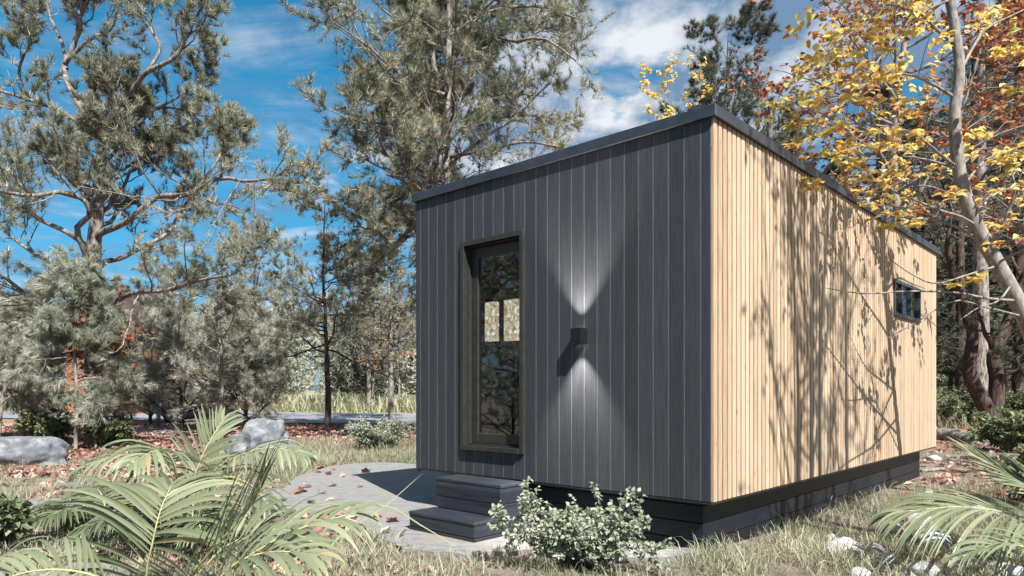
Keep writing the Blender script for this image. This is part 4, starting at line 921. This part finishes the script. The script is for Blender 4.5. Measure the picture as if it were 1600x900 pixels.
# ---- far woods and meadow
rng = np.random.default_rng(5)
def far_wood(seed, xs, ys, hs, kinds):
    rng = np.random.default_rng(seed); vp, tp = [], []
    tv, tf = tuft(rng, 7, 10, 80, 0.22)
    wood = []
    for x, y, h, kd in zip(xs, ys, hs, kinds):
        n = 620; t = rng.random(n)**0.8; a = rng.random(n)*2*np.pi
        z = (0.08+0.92*t)*h
        if kd == 0: rad = h*0.20*(1.02-t)*(0.75+0.35*np.sin(t*h*5.0+x))
        else: rad = h*0.30*np.sqrt(np.clip(1-(2*t-1.0)**2, 0, 1))*(0.8+0.3*np.sin(3*a+x)*np.sin(5*t+y))
        rr = rad*np.sqrt(rng.uniform(0.35, 1, n))
        pos = np.stack([x+rr*np.cos(a), y+rr*np.sin(a), z], -1)
        d = nrm(np.stack([np.cos(a), np.sin(a), 0.3*np.ones(n)], -1)+0.5*rng.normal(size=(n, 3)))
        v, f = inst(tv, tf, pos, basis(d, rng), rng.uniform(0.45, 0.85, n)); vp.append((v, f))
        tp.append(np.repeat(np.clip(rng.uniform(0.2, 0.8)+0.12*rng.normal(size=n), 0, 1), len(tv)))
        wood.append(tubes(np.array([[(x,y,-.1),(x,y,h*.5),(x,y,h*.9)]]), np.array([[.2,.14,.05]]), 5))
    v, f = merge(vp); return v, f, np.concatenate(tp), merge(wood)
n = 120; xs = rng.uniform(-75, 20, n); ys = rng.uniform(58, 85, n); v, f, ti, wd_ = far_wood(7, xs, ys, rng.uniform(7.5, 11.0, n)*ys/70, rng.integers(0, 3, n))
fw = tag(link('far_woods', mesh_data('far_woods', v, f, [MT['needle_grey']], tint=ti)), 'pale grey green woods far beyond the road', 'woods', kind='stuff')
n = 90; xs = rng.uniform(22, 90, n); ys = rng.uniform(48, 80, n); v, f, ti, wd_ = far_wood(9, xs, ys, rng.uniform(7, 13, n), rng.integers(0, 3, n))
tag(link('far_woods', mesh_data('far_woods', v, f, [MT['leaf_green']], tint=ti)), 'dark woods far behind the right end of the cabin', 'woods', kind='stuff')

# ---- grass
def grass(seed, xy, h, tilt, wid=0.045, zf=True):
    rng = np.random.default_rng(seed); vp, tp = [], []; n = len(xy); var = rng.integers(0, 5, n)
    for vv in range(5):
        m = var == vv; b = 0.12+0.22*vv; w = wid
        tv = np.array([(-w,0,0),(w,0,0),(-w*.8,b*.18,.42),(w*.8,b*.18,.42),(-w*.45,b*.55,.78),(w*.45,b*.55,.78),(0,b*1.1,1.0-.25*b)])
        tf = [np.array([(0,1,3,2),(2,3,5,4)]), np.array([(4,5,6)])]
        z = nrm(np.array([0,0,1.0])+tilt*rng.normal(size=(m.sum(), 3))*[1,1,.2])
        z0 = gz(xy[m, 0], xy[m, 1]) if zf else np.zeros(m.sum())
        v, f = inst(tv, tf, np.stack([xy[m, 0], xy[m, 1], z0-.005], -1), basis(z, rng), h[m]); vp.append((v, f))
        tp.append(np.repeat(np.clip(0.5+0.25*rng.normal(size=m.sum())+0.18*np.sin(xy[m, 0]*2.1)*np.cos(xy[m, 1]*1.7), 0, 1), len(tv)))
    v, f = merge(vp); return v, f, np.concatenate(tp)
def inpoly(xy, poly):
    x, y = xy[:, 0], xy[:, 1]; c = np.zeros(len(xy), bool); p = np.asarray(poly); q = np.roll(p, -1, 0)
    for (x0, y0), (x1, y1) in zip(p, q):
        c ^= ((y0 > y) != (y1 > y)) & (x < (x1-x0)*(y-y0)/(y1-y0+1e-12)+x0)
    return c
rect_uv = lambda a, b, c, d: [tuple(C(a, c)), tuple(C(b, c)), tuple(C(b, d)), tuple(C(a, d))]
def clump(xy, s=1.0): return 0.5+0.5*np.sin(xy[:, 0]*3.1*s+1.7*np.sin(xy[:, 1]*2.3*s))*np.cos(xy[:, 1]*2.7*s+1.3*np.sin(xy[:, 0]*1.9*s))
path_poly = np.array(outl)
def scatter_px(seed, n, x0, x1, y0, y1, thr=0.25, s=1.0):
    """scatter on the ground over a wedge of the view, evenly per ground area weighted to the near side"""
    rng = np.random.default_rng(seed)
    Y0, Y1 = EYE*F/(y1-610), EYE*F/(y0-610)
    Y = Y0*(Y1/Y0)**rng.random(n); X = (rng.uniform(x0, x1, n)-800)/F*Y
    xy = np.stack([X, Y], -1)
    keep = (clump(xy, s) > thr*rng.random(n)*1.6) & ~inpoly(xy, path_poly) & ~inpoly(xy, rect_uv(0.14, 3.3, 0.14, 7.2))
    return xy[keep]
xyA = scatter_px(1, 52000, -60, 1720, 838, 1100, 0.5)
xyB = scatter_px(2, 24000, -60, 420, 715, 860, 0.5)
xyC = scatter_px(3, 26000, 330, 720, 690, 755, 0.2)
xyD = scatter_px(4, 20000, 1080, 1700, 760, 900, 0.45)
xyE = scatter_px(6, 5500, 1430, 1700, 690, 790, 0.7)
xyF = scatter_px(8, 7000, 400, 640, 740, 850, 0.85)
xy = np.concatenate([xyA, xyB, xyC, xyD, xyE, xyF]); rg = np.random.default_rng(77)
h = np.concatenate([rg.uniform(.05,.17,len(xyA)), rg.uniform(.06,.17,len(xyB)), rg.uniform(.10,.24,len(xyC)), rg.uniform(.06,.19,len(xyD)), rg.uniform(.05,.16,len(xyE)), rg.uniform(.04,.10,len(xyF))])
v, f, ti = grass(3, xy, h*(0.7+0.6*clump(xy, 1.7)), 0.38, 0.022)
tag(link('grass', mesh_data('grass', v, f, [MT['grass']], tint=ti)), 'dry pale grass growing round the stones and the cabin', 'grass', kind='stuff')
n = 26000; X = rng.uniform(-75, 16, n); Y = rng.uniform(40.5, 60, n)
near = Y > 39.5+0.30*np.clip(-X-3.6, 0, 200)*0.95; X, Y = X[near], Y[near]
v, f, ti = grass(4, np.stack([X, Y], -1), rng.uniform(.6, 1.35, len(X)), 0.2, 0.045, False)
tag(link('tall_grass', mesh_data('tall_grass', v, f, [MT['grass_far']], tint=ti)), 'tall pale grass along the far side of the road', 'grass', kind='stuff')
n = 9000; Y = rng.uniform(24, 42, n); X = Y*rng.uniform(.55, .85, n)
v, f, ti = grass(5, np.stack([X, Y], -1), rng.uniform(.25, .7, n), 0.3, 0.05, False)
tag(link('tall_grass', mesh_data('tall_grass', v, f, [MT['grass']], tint=ti)), 'low sunlit grass among the trunks right of the cabin', 'grass', kind='stuff')

# ---- fallen leaves
rg = np.random.default_rng(9)
def lv_variant(i):
    r = np.random.default_rng(200+i)
    if i % 2: tv, tf = leaf_t(0.42, 0.16+0.06*i, 0.35, True)
    else: tv, tf = leaf_t(0.34, 0.12+0.04*i, 0.28-0.1*i, False)
    tv = tv.copy(); tv[:, 2] += 0.05*np.sin(tv[:, 0]*5+i)*np.cos(tv[:, 1]*4)
    return tv-np.array([0, 0.5, 0]), tf
variants = [lv_variant(i) for i in range(4)]
def leaf_z(xy): return np.where(inpoly(xy, path_poly), 0.036, gz(xy[:, 0], xy[:, 1])+0.018)
near_l = np.concatenate([scatter_px(21, 1100, 0, 640, 740, 900, 0.8), scatter_px(22, 500, 60, 440, 760, 890, 0.5), scatter_px(23, 80, 1380, 1600, 720, 790, 0.3), scatter_px(24, 70, 520, 900, 830, 900, 0.6)])
on_path = np.array([G(*q)[:2] for q in [(520,737),(513,745),(535,748),(570,741),(562,764),(520,763),(473,772),(503,775),(515,786),(460,775),(528,830),(615,820),(625,844),(540,800),(487,790),(548,826),(590,812),(655,738),(480,765),(600,838),(566,845),(440,786),(497,741)]])
far_l = np.concatenate([scatter_px(25, 12000, -40, 660, 662, 698, 0.12, 0.6), scatter_px(29, 5200, -40, 370, 698, 745, 0.9, 1.2), scatter_px(30, 500, 350, 640, 698, 735, 0.9, 1.2)])
far_l2 = scatter_px(26, 500, 1440, 1640, 682, 780, 0.3)
alll = np.concatenate([near_l, far_l, far_l2]); size = rg.uniform(.07, .13, len(alll))
d_ = alll[:, 1]; order = np.argsort(d_/size); ind, rest = order[:277], order[277:]
# single leaves
LM = []
for vi, (tv, tf) in enumerate(variants):
    for tn in (0.12, 0.34, 0.5, 0.66, 0.8, 0.97):
        LM.append(mesh_data('fallen_leaf', tv, tf, [MT['litter_leaf']], tint=np.full(len(tv), tn)))
cn = ['dark maroon', 'red brown', 'dusty pink', 'pale pink brown', 'tan', 'bleached cream']
kn = ['narrow', 'lobed', 'oval', 'ragged']
def put_leaf(x, y, z, s, vi, ci, label, group):
    o = link('fallen_leaf', LM[vi*6+ci]); o.location = (x, y, z); o.scale = (s,)*3
    o.rotation_euler = (rg.normal()*.22, rg.normal()*.22, rg.uniform(0, 6.28)); tag(o, label, 'leaf', group)
for i in ind:
    x, y = alll[i]; ci = int(rg.choice(6, p=[.16,.24,.24,.18,.12,.06])); vi = int(rg.integers(0, 4))
    side = 'stones and grass at the right' if x > 0 else 'palms and grass at the left'
    put_leaf(x, y, float(leaf_z(np.array([[x, y]]))[0]), size[i], vi, ci, f'{cn[ci]} {kn[vi]} fallen leaf lying among the {side}', f'{cn[ci]} {kn[vi]} leaves among the {side}')
spots = ['at the far end of the path', 'near the tip of the cabin shadow', 'on the far left of the path', 'in front of the steps', 'by the grass edge of the path', 'in the middle of the path']
for k_, (x, y) in enumerate(on_path):
    ci = [1,2,2,0,1,2,0,4,5,1,2,0,3,2,1,3,2,1,4,5,3,2,1][k_]; vi = k_ % 4
    sp_ = spots[2] if x < -2.9 else spots[0] if y > 10.5 else spots[1] if y > 9 else spots[3] if x > -1.4 else spots[4] if y < 6.9 else spots[5]
    put_leaf(x, y, 0.045, 0.14 if k_ % 3 else 0.19, vi, ci, f'{cn[ci]} {kn[vi]} curled leaf {sp_}', f'{cn[ci]} {kn[vi]} leaves {sp_}')
xy = alll[rest]; sz = size[rest]; vp, tp = [], []; var = rg.integers(0, 4, len(xy))
for vi, (tv, tf) in enumerate(variants):
    m = var == vi; nz = nrm(np.array([0,0,1.0])+.35*rg.normal(size=(m.sum(), 3))); yy = randunit(rg, (m.sum(),)); yy = nrm(yy-(yy*nz).sum(-1, keepdims=True)*nz)
    v, f = inst(tv, tf, np.column_stack([xy[m], leaf_z(xy[m])]), np.stack([np.cross(yy, nz), yy, nz], -1), sz[m]*1.25); vp.append((v, f))
    tp.append(np.repeat(np.clip(rg.normal(.42, .25, m.sum()), 0, 1), len(tv)))
v, f = merge(vp)
tag(link('leaf_litter', mesh_data('leaf_litter', v, f, [MT['litter_leaf']], tint=np.concatenate(tp))), 'carpet of red brown fallen leaves before the road', 'leaves', kind='stuff')

# ---- boulders and stones
import bmesh
from mathutils import noise as mnoise
def rock_mesh(name, rad, seed, sub, rough, mat, flat=0.0):
    bm = bmesh.new(); bmesh.ops.create_icosphere(bm, subdivisions=sub, radius=1.0)
    for v_ in bm.verts:
        c = v_.co.copy(); o = Vector((seed*3.1, seed*1.7, seed))
        k_ = 1+rough*(mnoise.noise(c*1.3+o)+0.45*mnoise.noise(c*3.1+o)+0.2*mnoise.noise(c*7.0+o)+(0.12*abs(mnoise.noise(c*4.0+o)) if sub > 3 else 0))
        c = c*k_
        if flat: c.z = min(c.z, 1-flat) if c.z > 1-flat else c.z
        v_.co = Vector((c.x*rad[0], c.y*rad[1], c.z*rad[2]))
    me = bpy.data.meshes.new(name); bm.to_mesh(me); bm.free(); me.materials.append(mat)
    me.polygons.foreach_set('use_smooth', np.ones(len(me.polygons), dtype=bool)); return me
def rock(name, loc, rad, seed, label, cat, mat, sub=4, rough=0.35, group=None, rz=0.0, flat=0.0, ry=0.0):
    o = link(name, rock_mesh(name, rad, seed, sub, rough, mat, flat)); o.location = loc; o.rotation_euler = (0, ry, rz); return tag(o, label, cat, group)
g = G(10, 730); rock('boulder', (g[0]-.20, g[1]+.50, .12), (.80, .55, .50), 3, 'broad pale boulder with a flat top at the left edge', 'boulder', MT['boulder'], 5, .30, flat=.28)
g = G(396, 716); rock('boulder', (g[0]+.05, g[1]+.4, .10), (.70, .5, .50), 14, 'pointed grey boulder with dark patches behind the palm fronds', 'boulder', MT['boulder'], 5, .50, ry=-.45)
rock('boulder', tuple(G(300, 655)+[0,0,.15]), (1.0, .7, .45), 5, 'low shaded boulder under the bushy pines', 'boulder', MT['boulder'], 4, .3)
g = G(855, 688)
stones = [(1400,578+250,40,26,'tall rounded white stone under the arching palm frond'), (1440,812,46,22,'white stone half hidden behind the hanging palm leaflets'), (1462,842,60,28,'flat white stone in the middle of the grass'),
          (1390,880,46,28,'rounded white stone left of the grass tuft at the bottom right'), (1445,890,58,26,'pale stone at the very bottom, left of the brown topped stone'), (1489,885,44,30,'round white stone with a brown shaded side'),
          (1528,884,30,22,'small cracked pale stone beside the brown shaded round stone'), (1575,890,60,18,'long flat white stone at the bottom right corner'), (1543,862,22,16,'small white stone between grass blades near the right edge'),
          (1320,858,64,34,'large mottled white stone left of the hanging leaflets'), (1345,895,40,16,'white stone cut by the bottom edge, leftmost of the row'), (1373,862,34,24,'upright white stone between two mottled ones'),
          (1460,716,26,10,'oval white stone just behind the end of the cabin'), (1452,770,20,12,'small grey stone in the shade by the cabin foundation'), (1436,774,12,8,'tiny grey stone in the shade by the cabin foundation'),
          (1530,797,30,14,'shaded pale stone under the upper palm frond'), (1555,802,20,8,'flat pale stone beside the shaded one, near the right edge'), (1590,868,24,14,'white stone touching the right edge'),
          (1510,868,26,14,'pale stone behind the brown shaded round stone'), (1420,900,34,14,'half buried pale stone at the bottom edge'), (1300,842,24,14,'small pale stone at the left end of the stone scatter')]
for k_, (px, py, w, hh, lb) in enumerate(stones):
    g = G(px, py+hh*.35); sc_ = g[1]/F
    rock('river_stone', (g[0], g[1]+.02, hh*sc_*.22), (w*sc_*.48, w*sc_*.38, hh*sc_*.60), 20+k_, lb, 'stone', MT['stone_white'], 3, .20, 'pale river stones in the grass at the right', rz=k_*1.3*.3)
sx = [(35,790,50,'small flat paving stone at the left edge behind the dark herb'), (95,760,30,'small tilted pale flagstone in the grass at the left')]
for px, py, r_, lb in sx:
    g = G(px, py); a = np.linspace(0, 2*np.pi, 9)[:-1]; R_ = r_/F*g[1]
    o = slab('flagstone', [(g[0]+R_*math.cos(t_), g[1]+R_*1.2*math.sin(t_)) for t_ in a], -.04, .03, MT['path'], px, .03, 3); tag(o, lb, 'flagstone')
g = G(95, 905); a = np.linspace(0, 2*np.pi, 11)[:-1]
tag(slab('flagstone', [(g[0]+.55*math.cos(t_), g[1]+.35*math.sin(t_)) for t_ in a], -.04, .035, MT['path'], 8, .04, 4), 'broad flagstone at the bottom left under the big palm frond', 'flagstone')
tag(slab('flagstone', [(x_, y_) for x_, y_ in [tuple(G(*q)[:2]) for q in [(60,800),(110,785),(190,785),(230,800),(200,820),(120,822)]]], -.04, .028, MT['path'], 12, .04, 4), 'low flagstone strewn with leaves left of the palms', 'flagstone')

# ---- fallen log, branches on the ground
def log(name, pts, r0, r1, mat, label, cat, sides=12):
    q = bez(pts, 18); c = q.mean(0); c[2] = 0; r = np.linspace(r0, r1, 18)*(1+.08*np.sin(np.arange(18)*1.7))
    v, f = tubes((q-c)[None], r[None], sides); caps = [np.arange(sides)[None, ::-1], (np.arange(sides)+17*sides)[None]]
    return tag(link(name, mesh_data(name, v, [f]+caps, [MT[mat]], smooth=True), None, tuple(c)), label, cat)
log('fallen_log', [P(1440,684,19.2), P(1480,681,18.6), P(1510,689,17.8), P(1533,697,17.2)], .20, .23, 'bark_pale', 'fallen log with pale bark lying behind the end of the cabin', 'log')
log('fallen_branch', [P(1440,736,11.6), P(1475,733,11.8), P(1510,737,11.5)], .03, .035, 'bark_pale', 'thin dead branch on the shaded ground behind the cabin end', 'branch', 7)
log('fallen_branch', [P(1415,790,8.4), P(1440,791,8.3), P(1462,794,8.2)], .02, .018, 'bark_pale', 'short dead branch beside the foundation near the small grey stones', 'branch', 7)
log('fallen_log', [P(285,650,26.0), P(330,646,25.0), P(352,652,24.0)], .14, .12, 'bark_pale', 'weathered log lying under the young pines on the left', 'log')

# ---- shrubs
def shrub(name, base, H, Wd, seed, k1, leaf, size, mat, label, up=0.05, ang=30, kk=(6, 5), lf=5, w=0.36, cat='shrub', tilt=.7, group=None, bark='bark_dark', extra=None):
    rg_ = np.random.default_rng(seed); tr = []
    for i in range(k1):
        a = rg_.uniform(0, 6.28); s_ = rg_.uniform(.3, 1); e = np.array([math.cos(a)*Wd*s_, math.sin(a)*Wd*s_, H*rg_.uniform(.6, 1)])
        tr.append((np.array([[.05*math.cos(a), .05*math.sin(a), -.03], [e[0]*.35, e[1]*.35, e[2]*.55], e]), H*.013+.002, .0025))
    for e in (extra or []): tr.append((np.array(e, float), .006, .002))
    (wv, wf), fo = build_tree(seed, tr, None, dict(k=k1 and kk[0], t0=.2, t1=1, ang=48, angj=14, ratio=.42, fall=.3, curl=.14, up=up, taper=.4, rr=.7, flat=1.0), [LV(kk[1], .15, 45, .5, .15, up, 4)],
                             dict(type='leaf', k=lf, t0=.1, size=size, w=w, tilt=tilt, hang=.05, tv=.22), sides=(5, 4, 3, 3), nl=6)
    root = empty(name, tuple(base), label, cat, group)
    link('stem', mesh_data('stem', wv, wf, [MT[bark]], smooth=True), root); link('foliage', mesh_data('foliage', fo[0], fo[1], [MT[mat]], tint=fo[2]), root)
    return root
hb = G(908, 882)
shrub('leafy_shrub', hb, .33, .41, 301, 24, 5, .034, 'leaf_grey', 'silvery green shrub with two long sprigs in front of the cabin steps', kk=(9, 8), lf=7, w=.42,
      extra=[[(0,0,0),(.08,-.02,.22),(.20,-.03,.36),(.33,-.03,.46)], [(0,0,0),(-.15,-.05,.22),(-.32,-.05,.36),(-.44,-.05,.45)], [(0,0,0),(-.25,-.05,.15),(-.42,-.08,.24),(-.58,-.1,.26)], [(0,0,0),(.2,-.05,.15),(.38,-.1,.22),(.50,-.12,.12)]])
shrub('leafy_shrub', G(592, 704), .55, .80, 303, 26, 5, .045, 'leaf_grey', 'low green shrub in the leaf litter just left of the cabin', kk=(8, 7), lf=6)
for k_, (px, py, H_, W_, lb) in enumerate([(172, 697, .62, .8, 'wide low green shrub in front of the weeping pine'), (78, 693, .62, .75, 'low green shrub at the foot of the two thin stems'), (62, 668, 1.2, 1.2, 'dark shrub beside the road at the far left'),
                                            (262, 660, 1.1, 1.0, 'rounded green shrub left of the low shaded boulder'), (345, 655, 1.1, 1.1, 'dark shrub behind the tall upright palm frond')]):
    shrub('leafy_shrub', G(px, py), H_, W_, 310+k_, 18, 5, .09, 'leaf_green', lb, kk=(7, 6), lf=6)
for k_, (px, py, H_, W_, lb) in enumerate([(1490, 668, 1.3, 1.2, 'sunlit green shrub behind the fallen log by the cabin end'), (1575, 704, .6, .7, 'dark shrub at the foot of the twisted tree'), (1625, 722, .8, .7, 'dark shrub at the right edge behind the palm fronds'),
                                            (1590, 660, 1.4, 1.8, 'pale green shrub in the sun right of the twisted tree'), (1530, 650, 1.2, 1.6, 'green shrub far behind the twisted tree')]):
    shrub('leafy_shrub', G(px, py), H_, W_, 330+k_, 18, 5, .09, 'leaf_green', lb, kk=(7, 6), lf=6)
shrub('leafy_shrub', G(1625, 795), .6, .45, 345, 14, 5, .075, 'leaf_green', 'leafy dark bush under the palm fronds at the right edge', kk=(7, 6), lf=5, w=.22)
shrub('dark_herb', G(2, 862), .42, .22, 351, 9, 5, .085, 'leaf_green', 'dark green broad leaved herb at the bottom left edge', kk=(4, 4), lf=4, w=.38, cat='plant')

# ---- palms
def frond_mesh(pts, nl, LL, wid, nrmv, droop=.9, a0=78, a1=28, seed=0, t0=.12, tilt=.25, lift=.25, dark=False):
    rg_ = np.random.default_rng(seed)
    R = bez(pts, 60); T = nrm(np.gradient(R, axis=0)); Nn = nrm(np.broadcast_to(np.asarray(nrmv, float), T.shape)-(T*np.asarray(nrmv, float)).sum(-1, keepdims=True)*T)
    t = np.tile(np.linspace(t0, .995, nl), 2)+rg_.normal(size=2*nl)*.004; t = np.clip(t, 0, 1); s = np.repeat([1., -1.], nl)
    i = np.clip((t*59).astype(int), 0, 59); p = R[i]; tt = T[i]; nn = Nn[i]; sd = np.cross(tt, nn)*s[:, None]
    a = RAD(a0)+(RAD(a1)-RAD(a0))*t**1.4+rg_.normal(size=2*nl)*.05
    d = nrm(np.cos(a)[:, None]*tt+np.sin(a)[:, None]*sd+(lift+rg_.normal(size=2*nl)*.06)[:, None]*nn)
    L = LL*np.sin(np.pi*np.clip(.16+.80*t, 0, 1))**.55*rg_.uniform(.9, 1.08, 2*nl)
    ns = 8; prof = np.array([.30,.75,.98,1.0,.93,.80,.60,.34,.02]); pos = [p]; ds = [d]
    for k_ in range(ns):
        d = nrm(d+np.array([0,0,-1.0])*(droop*.13*(.5+k_/ns*1.1))*rg_.uniform(.7, 1.3, 2*nl)[:, None]); pos.append(pos[-1]+d*(L/ns)[:, None]); ds.append(d)
    pos = np.stack(pos, 1); ds = np.stack(ds, 1)
    tw = rg_.normal(size=(2*nl, 1, 3))*.18
    wv = nrm(np.cross(ds, nn[:, None]+tw)); un = np.cross(wv, ds)
    wd = (wid*rg_.uniform(.8, 1.1, 2*nl))[:, None, None]*prof[None, :, None]*.5
    l_, r_, m_ = pos-wv*wd+un*wd*.35, pos+wv*wd+un*wd*.35, pos
    V = np.stack([l_, m_, r_], 2).reshape(-1, 3); B = 2*nl; b = (np.arange(B)*(ns+1)*3)[:, None, None]; k_ = (np.arange(ns)*3)[None, :, None]; c = np.arange(2)[None, None, :]
    q = np.stack([b+k_+c, b+k_+c+1, b+k_+c+4, b+k_+c+3], -1).reshape(-1, 4)
    brown = np.where(rg_.random(B) < .45, rg_.uniform(.3, .6, B), 0)[:, None]*np.array([0,0,0,0,0,0,.15,.6,1])[None]
    ti = np.repeat(np.clip(.45+.2*rg_.normal(size=B)[:, None]+brown, 0, 1).ravel(), 3)
    return (V, q, ti), tubes(R[None], np.linspace(.009, .0025, 60)[None], 6)
def palm(name, base, label, fr, group=None):
    """fr: dicts with world points"""
    root = empty(name, tuple(base), label, 'palm', group); b = np.asarray(base, float)
    for k_, fd in enumerate(fr):
        fd = dict(fd); pts = np.array(fd.pop('pts'))-b; mt = fd.pop('mat', 'palm')
        (V, q, ti), (sv, sf) = frond_mesh(pts, seed=fd.pop('seed', 900+k_), **fd)
        fo = link('frond', mesh_data('frond', V, [q], [MT[mt]], tint=ti, smooth=True), root)
        link('stalk', mesh_data('stalk', sv, [sf], [MT['stalk']], smooth=True), fo)
    return root
def auto_fronds(base, n, L, seed, mat='palm', LL=.42, wid=.028, nl=30, a_rng=(0, 6.28), rise=.75):
    rg_ = np.random.default_rng(seed); o = []
    for i in range(n):
        a = a_rng[0]+(a_rng[1]-a_rng[0])*(i+.5*rg_.random())/n; l = L*rg_.uniform(.75, 1.1); h_ = np.array([math.cos(a), math.sin(a), 0]); e = rise*rg_.uniform(.6, 1.15)
        b = np.asarray(base, float)
        pts = [b, b+h_*l*.22+[0,0,l*e*.5], b+h_*l*.58+[0,0,l*e*.78], b+h_*l*.98+[0,0,l*e*.62]]
        o.append(dict(pts=pts, nl=nl, LL=LL, wid=wid, nrmv=(0,0,1), seed=seed*10+i, mat=mat, droop=1.2, t0=.22))
    return o
# the big foreground palm
b1 = P(232, 955, 4.25); b1[2] = 0
f1 = [dict(pts=[b1, P(229,900,4.18), P(238,850,4.12), P(250,800,4.14), P(268,757,4.28)], nl=24, LL=.70, wid=.032, nrmv=(-.05,-.8,.6), droop=.95, a0=76, a1=40, seed=1, t0=.16, lift=.12),
      dict(pts=[b1, P(300,905,4.0), P(345,860,3.95), P(385,838,4.0), P(420,830,4.1)], nl=16, LL=.62, wid=.032, nrmv=(-.1,-.5,.85), droop=1.0, a0=60, a1=24, seed=2, t0=.22),
      dict(pts=[b1, P(290,905,3.9), P(340,850,3.7), P(385,800,3.6), P(410,762,3.6)], nl=15, LL=.58, wid=.028, nrmv=(-.7,-.3,.5), droop=.35, a0=30, a1=12, seed=3, t0=.2, mat='palm_dark'),
      dict(pts=[b1, P(160,905,3.9), P(90,890,3.8), P(20,900,3.75), P(-30,930,3.7)], nl=18, LL=.45, wid=.028, nrmv=(0,-.5,.85), droop=1.2, seed=4, t0=.2)]
palm('palm_plant', b1, 'big pale palm whose facing frond fans out at the bottom left', f1)
b2 = P(300, 800, 5.9); b2[2] = 0
f2 = [dict(pts=[b2, P(303,760,5.9), P(312,722,5.9), P(330,685,5.95), P(349,655,6.05)], nl=17, LL=.42, wid=.030, nrmv=(-.1,-.85,.4), droop=.35, a0=62, a1=22, seed=11, t0=.3, lift=.1),
      dict(pts=[b2, P(330,745,5.8), P(375,712,5.7), P(425,700,5.6), P(480,712,5.5)], nl=20, LL=.42, wid=.030, nrmv=(0,-.3,1), droop=1.6, a0=72, a1=20, seed=12, t0=.25),
      dict(pts=[b2, P(270,745,5.6), P(235,715,5.5), P(185,712,5.4), P(120,735,5.3)], nl=20, LL=.45, wid=.032, nrmv=(0,-.3,1), droop=1.6, a0=72, a1=20, seed=13, t0=.25),
      dict(pts=[b2, P(275,740,5.5), P(262,710,5.3), P(240,705,5.1), P(205,725,4.9)], nl=18, LL=.45, wid=.032, nrmv=(.2,-.5,1), droop=1.3, seed=14, t0=.25),
      dict(pts=[b2, P(330,760,5.6), P(355,745,5.4), P(395,760,5.2), P(420,790,5.1)], nl=16, LL=.42, wid=.030, nrmv=(0,-.3,1), droop=1.3, seed=15, t0=.25, mat='palm_dark')]
f2 += auto_fronds(b2, 5, .85, 41, 'palm_dark', rise=.55)
palm('palm_plant', b2, 'pale palm with one upright frond in front of the pointed boulder', f2)
b3 = P(170, 800, 6.6); b3[2] = 0
palm('palm_plant', b3, 'darker low palm left of the upright frond', auto_fronds(b3, 9, .85, 51, 'palm_dark', rise=.45))
b4 = P(330, 990, 3.6); b4[2] = 0
f4 = [dict(pts=[b4, P(360,900,3.5), P(420,850,3.45), P(480,822,3.45), P(560,800,3.5)], nl=12, LL=.46, wid=.034, nrmv=(-.2,-.4,.9), droop=1.3, a0=52, a1=20, seed=22, t0=.3),
      dict(pts=[b4, P(330,930,3.3), P(370,880,3.2), P(430,862,3.15), P(500,868,3.1)], nl=9, LL=.42, wid=.036, nrmv=(0,-.4,.9), droop=1.2, a0=45, a1=18, seed=23, t0=.35)]
palm('palm_plant', b4, 'low palm arching right over the grass at the bottom, left of the steps', f4)
b5 = P(-60, 960, 4.2); b5[2] = 0
palm('palm_plant', b5, 'palm at the bottom left corner with only its right tips showing', [dict(pts=[b5, P(-30,900,4.1), P(10,868,4.0), P(50,880,3.95)], nl=9, LL=.3, wid=.03, nrmv=(0,-.4,.9), droop=1.2, seed=31, t0=.3)])
# right-hand palms
b6 = P(1780, 930, 4.9); b6[2] = 0
f6 = [dict(pts=[b6, P(1700,850,4.9), P(1590,806,4.9), P(1500,792,4.95), P(1405,800,5.0)], nl=36, LL=.80, wid=.024, nrmv=(0,-.35,1), droop=1.15, a0=62, a1=14, seed=61, t0=.3, lift=.1),
      dict(pts=[b6, P(1720,830,5.3), P(1650,780,5.4), P(1590,750,5.5), P(1505,702,5.7)], nl=30, LL=.58, wid=.022, nrmv=(.3,-.5,.8), droop=.35, a0=40, a1=10, seed=62, t0=.3, lift=.1),
      dict(pts=[b6, P(1700,890,4.5), P(1620,860,4.4), P(1560,850,4.4), P(1500,870,4.35)], nl=14, LL=.36, wid=.024, nrmv=(0,-.3,1), droop=.9, a0=40, a1=12, seed=63, t0=.3)]
palm('palm_plant', b6, 'palm at the right edge arching its long frond over the white stones', f6)
# long grass blade pair crossing the path
bb = P(455, 905, 4.0); bb[2] = 0
for lb, ps, r_ in (('long thin grass blade reaching up toward the cabin corner', [bb, P(520,850,4.2), P(600,792,4.5), P(662,738,4.7)], .006), ('long arching grass blade bending down in front of the steps', [bb, P(520,808,4.1), P(600,790,4.3), P(660,822,4.4), P(725,862,4.4)], .008)):
    q = bez(ps, 24)-bb; T = nrm(np.gradient(q, axis=0)); wv = nrm(np.cross(T, [0,-.6,.8])); wd = (r_*np.sin(np.linspace(.5, np.pi, 24)))[:, None]
    V = np.stack([q-wv*wd, q+[0,0,-.002], q+wv*wd], 1).reshape(-1, 3); k_ = (np.arange(23)*3)[:, None]; c = np.arange(2)[None]
    fq = np.stack([k_+c, k_+c+1, k_+c+4, k_+c+3], -1).reshape(-1, 4)
    tag(link('grass_blade', mesh_data('grass_blade', V, [fq], [MT['palm']], tint=np.full(len(V), .8)), None, tuple(bb)), lb, 'grass blade')
print('POLYS', sum(len(m.polygons) for m in bpy.data.meshes))
